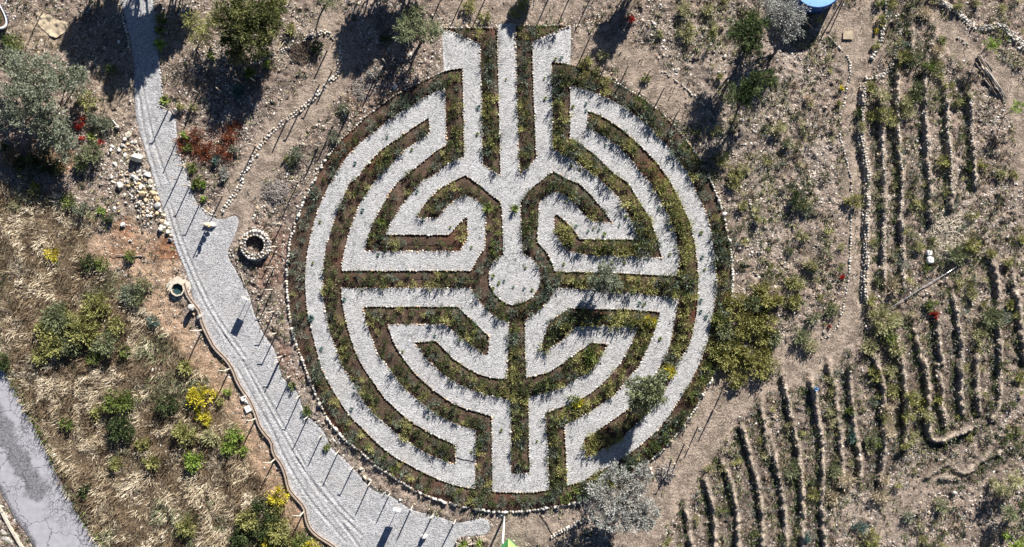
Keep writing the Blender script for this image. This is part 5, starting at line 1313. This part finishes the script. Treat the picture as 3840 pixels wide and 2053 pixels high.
for i, (x, y) in enumerate(((110, 1060), (150, 1110), (230, 1100), (140, 1040), (180, 960), (230, 1030), (350, 1260))):
    boulder(f'{ORD[i].replace("nearest", "first")} small white stone in the heap left of the well', zoomp(840, 800, 6.886, x, y), .22, 1.1)
boulder('long white slab left of the asphalt road, lower one', zoomp(0, 1800, 5.44, 120, 1260), .75, .6, ll=1.6)
boulder('white slab left of the asphalt road, upper one', zoomp(0, 1800, 5.44, 30, 1075), .5, .6, ll=1.4)

# balanced stone cairn at the drive junction
p = (789, 846)
cx, cy = W(p); cr = empty('stone_cairn', (cx, cy, 0), 'tall cairn of balanced pale stones standing on the drive junction', 'cairn')
z = 0.0
for i, (d_, hh) in enumerate(((.62, .36), (.50, .26), (.40, .24), (.30, .18), (.36, .2), (.26, .16), (.14, .12))):
    ax = .26 if i == 0 else 0
    obj('stone', BOULDER['field'][i % 6], None, cr, loc=(random.gauss(0, .02), random.gauss(0, .02), z - .02), rot=(0, 0, random.uniform(0, 6)), scale=(d_ * (1.3 if i == 0 else 1.05), d_, hh / .62))
    z += hh * .93
for dx, dy in ((-.3, .02), (.3, -.04)):
    obj('stone', random.choice(BOULDER['field']), None, cr, loc=(dx, dy, -.02), scale=(.36, .36, .5))

# ------------------------------------------------------------------ round stone well
wx, wy = W((961, 921)); well = empty('stone_well', (wx, wy, float(gz(wx, wy)) - .05), 'round well with a thick rubble ring wall and dark mouth', 'well')
mb = MB(); mb.lathe([(.62, -.02), (.62, .55), (.98, .55), (1.0, -.1)], 36, jit=.015); mb.build('wall', M['darkstone'], well)
mb = MB(); mb.add([(0.62 * math.cos(a), .62 * math.sin(a), .03) for a in np.linspace(0, 6.283, 25)[:-1]], [tuple(range(24))]); mb.build('soil', M['darkstone'], well)
for lv, (rad, n, zz, sz_) in enumerate(((.68, 20, .52, .25), (.93, 27, .52, .25), (.82, 15, .53, .17), (1.0, 30, .32, .24), (1.02, 30, .10, .24))):
    for i in range(n):
        a = 6.283 * (i + random.random() * .4) / n; s_ = sz_ * random.uniform(.85, 1.3)
        obj('stone', random.choice(ROCK['white']), None, well, loc=(rad * math.cos(a), rad * math.sin(a), zz), rot=(0, 0, a + 1.57 + random.gauss(0, .3)), scale=(s_, s_, s_))

# ------------------------------------------------------------------ octagonal basin and terracotta channel
bx, by = W((670, 1085)); ba = empty('basin', (bx, by, -.02), 'small octagonal basin with pale rim boards and green water', 'basin')
for i in range(8):
    a = i * math.pi / 4 + .25; mb = MB(); mb.box(.42 * math.cos(a), .42 * math.sin(a), -.05, .30, .06, .36, a); mb.build('side_board', M['terra'], ba)
    mb = MB(); mb.box(.42 * math.cos(a), .42 * math.sin(a), .302, .33, .09, .34, a); mb.build('rim_board', M['pale'], ba)
mb = MB(); mb.add([(0.38 * math.cos(a), .38 * math.sin(a), .1) for a in np.linspace(0, 6.283, 17)[:-1]], [tuple(range(16))]); mb.build('water', M['water'], ba)
ap = resample(np.array([(.82 * (1 + .12 * math.sin(3 * a)) * math.cos(a), .82 * (1 + .1 * math.cos(4 * a)) * math.sin(a)) for a in np.linspace(0, 6.283, 30)[:-1]]), .15, True)
mb = MB(); mb.add([(x_, y_, .035) for x_, y_ in ap] + [(x_ * 1.03, y_ * 1.03, -.1) for x_, y_ in ap], [tuple(range(len(ap)))] + [(i, len(ap) + i, len(ap) + (i + 1) % len(ap), (i + 1) % len(ap)) for i in range(len(ap))]); mb.build('apron', M['kerb'], ba)
CH = L(2, 1, (1362, 752), (1372, 790), (1392, 850), (1440, 910), (1478, 960), (1488, 1020), (1510, 1080), (1550, 1160), (1590, 1230), (1650, 1290)) + L(3, 1, (1680, 0), (1720, 60), (1760, 160), (1810, 240), (1850, 300)) \
   + L(3, 2, (0, 390), (30, 480), (80, 550), (122, 600), (132, 680), (190, 760), (225, 850), (245, 940), (300, 1010), (360, 1080), (375, 1160), (400, 1230), (460, 1290), (540, 1340), (590, 1377), (640, 1430))
ch = smooth(Wl(CH), .2)
chn = empty('water_channel', (0, 0, 0), 'raised terracotta water channel winding along the left edge of the drive', 'channel')
e = resample(ch, .42)
for i in range(len(e) - 1):
    m_ = (e[i] + e[i + 1]) / 2; t = e[i + 1] - e[i]; ln = np.hypot(*t); a = math.atan2(t[1], t[0]); nv = np.array([-math.sin(a), math.cos(a)])
    for off, wd, z1, nm, mt in ((-.075, .085, .2, 'coping_tile', 'terra'), (.06, .04, .15, 'lip_tile', 'terra')):
        mb = MB(); q = m_ + nv * off; mb.box(q[0], q[1], -.08, z1 + random.uniform(-.012, .012), ln * .985, wd, a + random.gauss(0, .02)); mb.build(nm, M[mt], chn)
mb = MB()
for i in range(len(e) - 1):
    m_ = (e[i] + e[i + 1]) / 2; t = e[i + 1] - e[i]; a = math.atan2(t[1], t[0]); nv = np.array([-math.sin(a), math.cos(a)]); q = m_ + nv * .012
    mb.box(q[0], q[1], -.08, .06, np.hypot(*t), .07, a)
mb.build('channel_floor', M['black'], chn)

# ------------------------------------------------------------------ posts
def post(p, what, h=1.4, r=.035, arm=0, lean=(0, 0), mat='post', label=None, group='fence posts'):
    x, y = W(p); z = float(top(x, y))
    root = empty('fence_post', (x, y, z - .05), label, 'post', group)
    mb = MB(); mb.tube([(0, 0, 0), (lean[0] * .5, lean[1] * .5, h * .5), (lean[0], lean[1], h)], [r * 1.05, r, r * .9], 7); mb.build('shaft', M[mat], root, True)
    if arm:
        mb = MB(); mb.tube([(lean[0], lean[1], h - .05), (lean[0] - arm, lean[1] + .04 * arm, h - .03)], r * .7, 6); mb.build('arm', M['pale'], root, True)
    if not label: later(root, what, p)
    return root
ROWS = {
 'fence post between drive and labyrinth': L(2, 2, (310, 10), (190, 320), (155, 485), (135, 640), (125, 800), (140, 960), (155, 1120), (195, 1290)) + L(3, 2, (165, 10), (262, 112), (328, 255), (388, 410), (488, 550), (612, 665), (722, 782), (848, 890), (992, 975)),
 'pale post on the lower gravel verge': L(3, 2, (1155, 1068), (1310, 1128), (1474, 1172)),
 'post right of the drive': L(1, 1, (1300, 1055), (1352, 1228)) + L(2, 1, (1397, 40), (1472, 172), (1533, 322), (1308, -6), (1640, 110)),
 'wooden post near the left path': L(1, 1, (1780, 610), (1880, 600), (1640, 680), (1465, 690), (1885, 1080), (1240, 815)) + L(1, 2, (525, 375), (562, 525), (325, 818), (228, 888), (468, 625), (572, 930), (692, 826), (462, 1088), (1147, 315), (960, 470), (880, 590)),
 'wooden post': L(1, 2, (1362, 4), (1527, -8), (1692, -8)) + L(1, 3, (268, -6), (422, -8), (577, -8), (800, 10)),
 'thin post': L(1, 3, (568, 295), (548, 425), (692, 475), (842, 520), (1002, 550), (1112, 675), (1217, 836)),
 'leaning post': L(3, 3, (1552, 215), (1482, 362), (1372, 486), (1272, 615), (1180, 730)),
 'post by the channel': L(2, 1, (1492, 1098),) + L(3, 1, (1698, 58), (1890, 425)) + L(3, 2, (142, 725), (357, 1112)),
 'terrace post': L(1, 4, (905, 165), (560, 5)) + L(2, 3, (1695, 415), (1560, 330)),
 'dark post': L(1, 1, (318, 84),),
}
for what, pts in ROWS.items():
    for i, p in enumerate(pts):
        post(p, what, random.uniform(1.35, 1.6), .05 if 'path' in what or 'pale' in what or 'channel' in what else .042, arm=(.32 if 'between' in what and i < 8 else (.5 if 'channel' in what else (.2 if random.random() < .3 else 0))), mat='pale' if 'pale' in what or 'between' in what or 'channel' in what else 'post', lean=(random.gauss(0, .03), random.gauss(0, .03)))
post((1891, 1938), '', 6.4, .07, label='tall white painted pole near the green hut at the bottom', mat='white_paint', group=None, lean=(-.05, -.2))
post(T(1, 2, 1225, 300), '', 2.2, .05, label='stake tied to the green olive left of the entrance', group=None)

# signs
def sign(label, p, ang, w_, z0, z1, legs):
    x, y = W(p); root = empty('sign', (x, y, 0), label, 'sign', rz=ang)
    for lx in legs:
        mb = MB(); mb.tube([(lx, 0, -.03), (lx, 0, z1 - .05)], .022, 6); mb.build('leg', M['post'], root, True)
    mb = MB(); mb.box(0, -.04, z0, z1, w_, .03); mb.build('board', M['white_paint'], root)
    return root
sign('two legged white board sign right of the drive, seen from above', T(2, 1, 1850, 858), -.5, .52, .95, 1.62, (-.17, .17))
sign('single post white board sign on the lower gravel verge', T(3, 2, 1058, 1062), -.15, .5, .95, 1.85, (0,))

# ------------------------------------------------------------------ man-made things
def block(label, pts, h, hole=None, z=.0):
    P_ = [W(q) for q in pts]; c = np.mean(P_, 0); mb = MB(); n = len(P_)
    zz = float(gz(*c))
    root = obj('concrete_block', None, None, None, label, 'concrete block', 'concrete blocks by the channel', loc=(c[0], c[1], zz)); 
    vs = [(q[0] - c[0], q[1] - c[1], -.05) for q in P_] + [(q[0] - c[0], q[1] - c[1], h) for q in P_]
    fs = [tuple(range(n - 1, -1, -1)), tuple(range(n, 2 * n))] + [(i, (i + 1) % n, n + (i + 1) % n, n + i) for i in range(n)]
    mb.add(vs, fs); mb.build('slab', M['concrete'], root)
    if hole:
        hx, hy = W(hole[0]); mb = MB(); mb.lathe([(hole[1], h + .003), (hole[1] * .5, h + .004), (0.001, h + .0045)], 14, hx - c[0], hy - c[1]); mb.build('hole', M['black'] if hole[2] else M['greywood'], root)  # flat disc; the shade inside the hole is put into its colour
    return root
zz_ = lambda *q: [zoomp(860, 1440, 11.47, *t) for t in q]
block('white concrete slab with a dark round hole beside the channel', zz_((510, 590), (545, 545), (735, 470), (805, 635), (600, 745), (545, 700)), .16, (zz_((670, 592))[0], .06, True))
block('broken L-shaped white concrete piece between the two slabs', zz_((645, 745), (800, 655), (845, 690), (885, 790), (850, 855), (800, 845), (770, 775), (700, 765)), .12)
block('square white concrete slab with a faint centre mark, lower of the two slabs', zz_((650, 990), (890, 875), (1035, 1105), (775, 1245)), .17, (zz_((860, 1035))[0], .03, False))

def sack(label, p, r_, h):
    x, y = W(p, h * .5); root = empty('bulk_bag', (x, y, float(gz(x, y)) - .03), label, 'bag', 'white bulk bags')
    n = 20; vs = []; fs = []
    prof = [(.9, 0), (1.06, .12), (1.08, .5), (1.0, .85), (.75, 1.0), (.4, .96), (.15, .93)]
    for k, t in prof:
        for i in range(n):
            a = 6.283 * i / n; sq = 1 / max(abs(math.cos(a)), abs(math.sin(a))) ** .55; q = r_ * k * sq * (1 + random.uniform(-.05, .05))
            vs.append((q * math.cos(a), q * math.sin(a), t * h + random.uniform(-.02, .02)))
    for j in range(len(prof) - 1):
        for i in range(n): fs.append((j * n + i, j * n + (i + 1) % n, (j + 1) * n + (i + 1) % n, (j + 1) * n + i))
    fs.append(tuple((len(prof) - 1) * n + i for i in range(n)))
    mb = MB(); mb.add(vs, fs); mb.build('bag_body', M['bag'], root, True)
    mb = MB(); mb.tube([(.12 * r_ * math.cos(a), .12 * r_ * math.sin(a), h * .9 + .05 * math.sin(a * 3)) for a in np.linspace(0, 6, 8)], .03, 5); mb.build('neck', M['bag'], root, True)
sack('smaller round topped white bag on the terraces, upper of two', zoomp(3440, 900, 13.77, 625, 672), .19, .36)
sack('larger white bag on the terraces, lower of two', zoomp(3440, 900, 13.77, 675, 1050), .23, .46)

# blue tank at the top edge
x, y = W((3068, -68), 1.7); tank = empty('water_tank', (x, y, 0), 'round light blue tank with dark blue rim cut by the top edge', 'tank')
mb = MB(); mb.lathe([(1.72, 0), (1.74, .8), (1.72, 1.58)], 48); mb.build('wall', M['darkblue'], tank, True)
mb = MB(); mb.lathe([(1.70, 1.58), (1.78, 1.60), (1.78, 1.66), (1.68, 1.68)], 48); mb.build('rim', M['darkblue'], tank, True)
mb = MB(); mb.lathe([(1.69, 1.67), (1.2, 1.70), (.6, 1.72), (.01, 1.72)], 48); mb.build('cover', M['blue'], tank, True)
for i in range(10):
    a = i * .628; mb = MB(); mb.box(1.77 * math.cos(a), 1.77 * math.sin(a), 0, 1.58, .05, .12, a); mb.build('rib', M['darkblue'], tank)
x, y = W((3180, -40), 0.9); mb = MB(); mb.tube([(0, 0, 0), (-.9, -1.2, 1.55)], .045, 6); mb.build('leaning_board', M['white_paint'], None, label='white pole leaning beside the blue tank', cat='pole', loc=(x + .4, y + .4, 0))

# tub in the upper left corner
tx, ty = W((-14, 46), .3); tub = empty('planter_tub', (tx, ty, float(gz(tx, ty))), 'boat shaped planter tub with white rim in the upper left corner', 'planter', rz=math.radians(118))
def trough(l, w_, h, t, flare=.9):
    n = 28; ring = []
    for i in range(n):
        a = 6.283 * i / n; ring.append((l / 2 * math.copysign(abs(math.cos(a)) ** .7, math.cos(a)), w_ / 2 * math.copysign(abs(math.sin(a)) ** .8, math.sin(a))))
    return ring
rg = trough(2.6, 1.0, .55, .06); n = len(rg)
def loft(rings):
    vs = []; fs = []
    for rr in rings: vs += rr
    for j in range(len(rings) - 1):
        for i in range(n): fs.append((j * n + i, j * n + (i + 1) % n, (j + 1) * n + (i + 1) % n, (j + 1) * n + i))
    return vs, fs
sc_ = lambda k, z: [(q[0] * k, q[1] * k, z) for q in rg]
mb = MB(); mb.add(*loft([sc_(.8, 0), sc_(.98, .5)])); mb.build('hull', M['darkblue'], tub, True)
mb = MB(); mb.add(*loft([sc_(.98, .5), sc_(1.04, .52), sc_(1.04, .57), sc_(.9, .57), sc_(.88, .45)])); mb.build('rim', M['white_paint'], tub, True)
v_, f_ = loft([sc_(.885, .47), sc_(.5, .52), sc_(.1, .5)]); mb = MB(); mb.add(v_, f_ + [tuple(range(2 * n, 3 * n))]); mb.build('soil', M['soil'], tub, True)
obj('leaves', mesh_np('leaves', *bush_geo(.35, .3, 'green', n=260, leaf=.05)), M['leaf'], tub, loc=(-.5, 0, .5))

# crumpled tan sheet
P_ = [W(zoomp(0, 0, 8.587, *q)) for q in ((1180, 430), (1420, 400), (1850, 640), (2230, 760), (2130, 1010), (1820, 1230), (1650, 1180), (1330, 900), (1240, 800))]
me = sheet_mesh('tan_sheet', np.array(P_), lambda x, y, p: gz(x, y) + .05 + np.abs(fbm(x, y, .5, 3, 200) - .5) * .25, .07)
obj('tan_sheet', me, M['tarp'], label='crumpled tan sheet lying on stony ground in the upper left', cat='sheet')
P_ = [W(T(1, 4, *q)) for q in ((552, 235), (620, 232), (622, 294), (550, 292))]; c = np.mean(P_, 0)
mb = MB(); mb.add([(q[0] - c[0], q[1] - c[1], 0) for q in P_] + [(q[0] - c[0], q[1] - c[1], .09) for q in P_], [(3, 2, 1, 0), (4, 5, 6, 7), (0, 1, 5, 4), (1, 2, 6, 5), (2, 3, 7, 6), (3, 0, 4, 7)])
mb.build('stone_slab', M['tarp'], None, label='square tan slab lying on the dirt near the blue tank', cat='slab', loc=(c[0], c[1], float(gz(*c)) + .03))

# poles and sticks
def pole(name, label, a, b_, r_, mat, z=.08, cat='pole', group=None, zb=None):
    xa, ya = W(a); xb, yb = W(b_); ca, cb = float(top(xa, ya)), float(top(xb, yb)); n = 7; mb = MB()
    c = ((xa + xb) / 2, (ya + yb) / 2)
    pts = [(xa + (xb - xa) * t - c[0] + random.gauss(0, .015), ya + (yb - ya) * t - c[1] + random.gauss(0, .015), (ca + (cb - ca) * t) + z + ((zb or z) - z) * t) for t in np.linspace(0, 1, n)]
    mb.tube(pts, [r_ * (1 - .25 * t) for t in np.linspace(0, 1, n)], 6)
    return mb.build(name, M[mat], None, True, label=label, cat=cat, group=group, loc=(*c, 0))
zp = lambda x, y: zoomp(3600, 120, 4.59, x, y)
for i, (a, b_, z, m_) in enumerate((((285, 410), (770, 1160), .14, 'greywood'), ((320, 405), (790, 1165), .16, 'greywood'), ((300, 440), (560, 880), .26, 'bark'), ((340, 610), (700, 1050), .22, 'pale'), ((400, 640), (690, 1010), .3, 'pale'), ((340, 620), (480, 790), .12, 'greywood'), ((390, 800), (620, 1090), .12, 'greywood'), ((440, 800), (600, 1080), .15, 'bark'), ((560, 950), (700, 1075), .2, 'greywood'), ((395, 480), (560, 640), .08, 'greywood'))):
    pole('wooden_pole', f'{["outermost right", "long dark", "short dark topmost", "pale middle", "pale upper", "short left", "lower left", "thin crossing", "short lower", "separate thin right"][i]} pole of the grey pole stack on the right', zp(*a), zp(*b_), .05, m_, z, group='stacked grey poles')
pole('wooden_pole', 'thin orange pole lying left of the drive', T(1, 1, 640, 830), T(1, 1, 920, 945), .03, 'terra')
pole('wooden_stick', 'white stick crossing the orange pole', T(1, 1, 835, 888), T(1, 1, 885, 945), .035, 'white_paint', .16, 'stick')
pole('plastic_pipe', 'long pale pipe running diagonally across the terraces', T(2, 4, 1385, 630), T(2, 4, 845, 965), .035, 'alu', .2, 'pipe')
pole('wooden_stick', 'curved pale stick on the red soil right of the drive', T(2, 1, 1775, 670), T(2, 1, 1815, 800), .03, 'pale', .06, 'stick')
pole('plank', 'pale blue plank in the tree shade at the top edge', T(1, 2, 695, -6), T(1, 2, 672, 34), .06, 'white_paint', .3, 'plank')
pole('wooden_stick', 'pale stick under the big dark thicket', T(1, 2, 215, 305), T(1, 2, 150, 385), .04, 'pale', .1, 'stick')
pole('wooden_stick', 'short pale stick by the silver grey tree', zoomp(2860, 0, 6.436, 260, 500), zoomp(2860, 0, 6.436, 175, 560), .04, 'pale', .12, 'stick')
pole('log', 'dark leaning log beside the cut trunk left of the entrance', T(1, 2, 945, 370), T(1, 2, 975, 440), .07, 'bark', .3, 'log')
pole('hose', 'black hose on the dirt below the labyrinth, upper length', T(3, 3, 205, 1135), T(3, 3, 245, 1190), .025, 'black', .04, 'hose')
pole('hose', 'black hose on the dirt below the labyrinth, lower length', T(3, 3, 245, 1190), T(3, 3, 300, 1290), .025, 'black', .04, 'hose')
pole('hose', 'thin dark pipe across the lower left ring gravel', T(3, 2, 1480, 712), T(3, 2, 1618, 745), .02, 'black', .03, 'hose')
# the kerb left of the asphalt
kb = empty('road_kerb', (0, 0, 0), 'pale straight kerb along the left side of the asphalt road', 'kerb')
ke = resample(smooth(Wl(L(3, 1, (-200, 690), (0, 1080), (60, 1200), (120, 1300), (165, 1377), (210, 1450))), .3), .8)
for i in range(len(ke) - 1):
    m_ = (ke[i] + ke[i + 1]) / 2; t = ke[i + 1] - ke[i]; mb = MB(); mb.box(m_[0], m_[1], -.1, .14, np.hypot(*t) * .985, .16, math.atan2(t[1], t[0])); mb.build('kerb_stone', M['kerb'], kb)

# dead branch and heaps of twigs
br = T(2, 1, 1050, 555); bx, by = W(br); fb = empty('dead_branch', (bx, by, float(gz(bx, by)) + .06), 'grey forked dead branch lying on the red soil', 'branch')
mb = MB(); limb(mb, (0, 0, 0), (-1.0, .02, .05), .05, .03); limb(mb, (-1.0, .02, .05), (-2.2, .1, .1), .03, .012); limb(mb, (-.5, 0, .05), (-1.5, -.75, .1), .03, .01); limb(mb, (-.9, 0, .05), (-1.75, -.6, .1), .02, .01); limb(mb, (0, 0, 0), (.1, .35, .1), .03, .01)
mb.build('branch_wood', M['greywood'], fb, True)
def twig_heap(label, p, r_, n, h, mat='greywood', t_=.012):
    x, y = W(p); root = empty('brush_heap', (x, y, float(top(x, y))), label, 'brush heap')
    mb = MB()
    for _ in range(n):
        a = random.uniform(0, 6.28); q = r_ * math.sqrt(random.random()); c0 = Vector((q * math.cos(a), q * math.sin(a), h * (1 - q / r_) * random.random() + .03)); b = random.uniform(0, 6.28); l = random.uniform(.2, .55)
        dv = Vector((math.cos(b), math.sin(b), random.uniform(-.15, .3))) * l
        mb.tube([c0 - dv * .5, c0 + Vector((0, 0, .03)), c0 + dv * .5], [t_ * 1.4, t_, t_ * .5], 3, cap=False)
    mb.build('twigs', M[mat], root, kind='stuff')
twig_heap('heap of pale grey twigs below the left path', T(2, 2, 150, 80), .85, 420, .5)
twig_heap('wide spread of pale dead twigs above the two white bags', T(2, 4, 1340, 370), 1.5, 700, .35, 'pale', .014)
twig_heap('dead twigs right of the two white bags', T(2, 4, 1290, 500), .8, 260, .3, 'pale')
twig_heap('brush heap with cut wood at the end of the dirt track', T(3, 3, 1130, 830), .6, 240, .7, 'greywood', .022)
twig_heap('dark brush heap inside the upper path wall bend', T(1, 2, 350, 380), .9, 300, .35, 'bark')
twig_heap('light dry brush on the slope above the ring, left of entrance', T(1, 2, 790, 660), .8, 260, .2, 'greywood')
boulder('white stone stuck in the brush heap, right one', T(3, 3, 1120, 805), .36, 2.2)
boulder('white stone stuck in the brush heap, left one', T(3, 3, 1025, 800), .3, 2.2)
boulder('tan round stone beside the brush heap', T(3, 3, 1035, 832), .24, 1.8, 'field')

# ring planters of upright roof tiles at the bottom edge
for i, (zx, zy) in enumerate(((480, 1120), (985, 1110))):
    x, y = W(zoomp(1680, 1900, 8.05, zx, zy)); pl = empty('ring_planter', (x, y, .0), ('left' if i == 0 else 'right') + ' sunburst planter of radial wooden slats at the bottom edge', 'planter', 'sunburst planters')
    for k in range(24):
        a = 6.283 * k / 24 + random.gauss(0, .03); l = random.uniform(.25, .32); c = .27 + l / 2
        mb = MB(); mb.box(0, 0, .02, .26, l, .05, 0, taper=1.0)
        o = mb.build('slat', M[random.choice(['terra', 'pale', 'post', 'bark'])], pl, loc=(c * math.cos(a), c * math.sin(a), 0), rot=(0, random.gauss(0, .08), a))
    mb = MB(); mb.lathe([(.3, 0), (.29, .14), (.01, .17)], 18); mb.build('soil', M['soil'], pl)
    obj('leaves', mesh_np('leaves', *bush_geo(.27, .35, 'lime', n=320, leaf=.05)), M['leaf'], pl, loc=(0, 0, .12))

# green hut at the bottom edge
hx, hy = W(zoomp(1680, 1900, 8.05, 1810, 1330), 1.6); hut = empty('green_hut', (hx, hy, 0), 'small lime green gabled hut with a solar panel at the bottom edge', 'hut', rz=0)
def prism(pts, col=None):
    return pts
mb = MB(); mb.box(.05, -.3, 0, 1.15, 1.0, 1.0, math.radians(45)); mb.build('wall', M['shaded_green'], hut)
apx = (0, .68, 1.5)
mb = MB(); mb.add([(0, .70, 1.30), (-.62, .02, 1.16), (-.62, -1.0, 1.16), (0, -1.0, 1.62), (0, .70, 1.24), (-.62, .02, 1.10), (-.62, -1.0, 1.10), (0, -1.0, 1.56)], [(0, 1, 2, 3), (7, 6, 5, 4), (0, 4, 5, 1), (1, 5, 6, 2), (2, 6, 7, 3)]); mb.build('roof_side', M['shaded_green'], hut)  # slope turned from the sun, its shade painted into the colour
mb = MB(); mb.add([(.004, .70, 1.30), (.004, -1.0, 1.62), (.72, -1.0, 1.22), (.72, -.02, 1.12), (.004, .70, 1.24), (.004, -1.0, 1.56), (.72, -1.0, 1.16), (.72, -.02, 1.06)], [(0, 1, 2, 3), (7, 6, 5, 4), (0, 3, 7, 4), (3, 2, 6, 7), (2, 1, 5, 6)]); mb.build('roof_slope', M['green'], hut)
mb = MB(); mb.box(0, 0, 0, .03, .62, .9, 0); pan = mb.build('solar_panel', M['alu'], hut, loc=(.02, -.25, 1.66), rot=(.1, 0, math.radians(45)))
mb = MB(); mb.box(0, 0, .033, .04, .56, .84, 0); mb.build('solar_cells', M['panel'], pan)
mb = MB(); mb.tube([(0, 0, 0), (0, 0, -.35)], .03, 6); mb.build('bracket', M['alu'], pan)

# blue bucket
x, y = W(T(3, 4, 335, 200)); bk = empty('bucket', (x, y, float(gz(x, y))), 'small blue bucket on the lower terraces', 'bucket')
mb = MB(); mb.lathe([(.001, .02), (.1, .02), (.135, .28), (.145, .28), (.11, 0)], 18); mb.build('pail', M['blue'], bk, True)
mb = MB(); mb.tube([(.14 * math.cos(a), .03, .28 + .1 * math.sin(a)) for a in np.linspace(0, 3.14, 9)], .008, 4); mb.build('handle', M['alu'], bk)
# drip hoses in the beds
for i, pts in enumerate((L(2, 2, (600, 712), (900, 710), (1250, 716), (1580, 715)), L(2, 2, (830, 455), (1200, 460), (1500, 470)), L(2, 3, (330, 735), (550, 730), (900, 740)), L(3, 3, (60, 300), (65, 550), (66, 810)), L(3, 3, (330, 520), (335, 900)), L(1, 2, (1720, 330), (1725, 800), (1735, 1230)), L(1, 3, (95, 330), (98, 800), (110, 1200)))):
    q = smooth(Wl(pts), .4); mb = MB(); c = q.mean(0)
    mb.tube([(a[0] - c[0], a[1] - c[1] + random.gauss(0, .015), .11) for a in q], .016, 4)
    mb.build('drip_hose', M['black'], None, label='black drip hose ' + ['along the left bar bed', 'in the upper left inner bed', 'along the right bar bed', 'in the lower central bed', 'in the lower right gate bed', 'in the left entrance bed', 'in the right entrance bed'][i], cat='hose', loc=(*c, 0))
assign_labels()
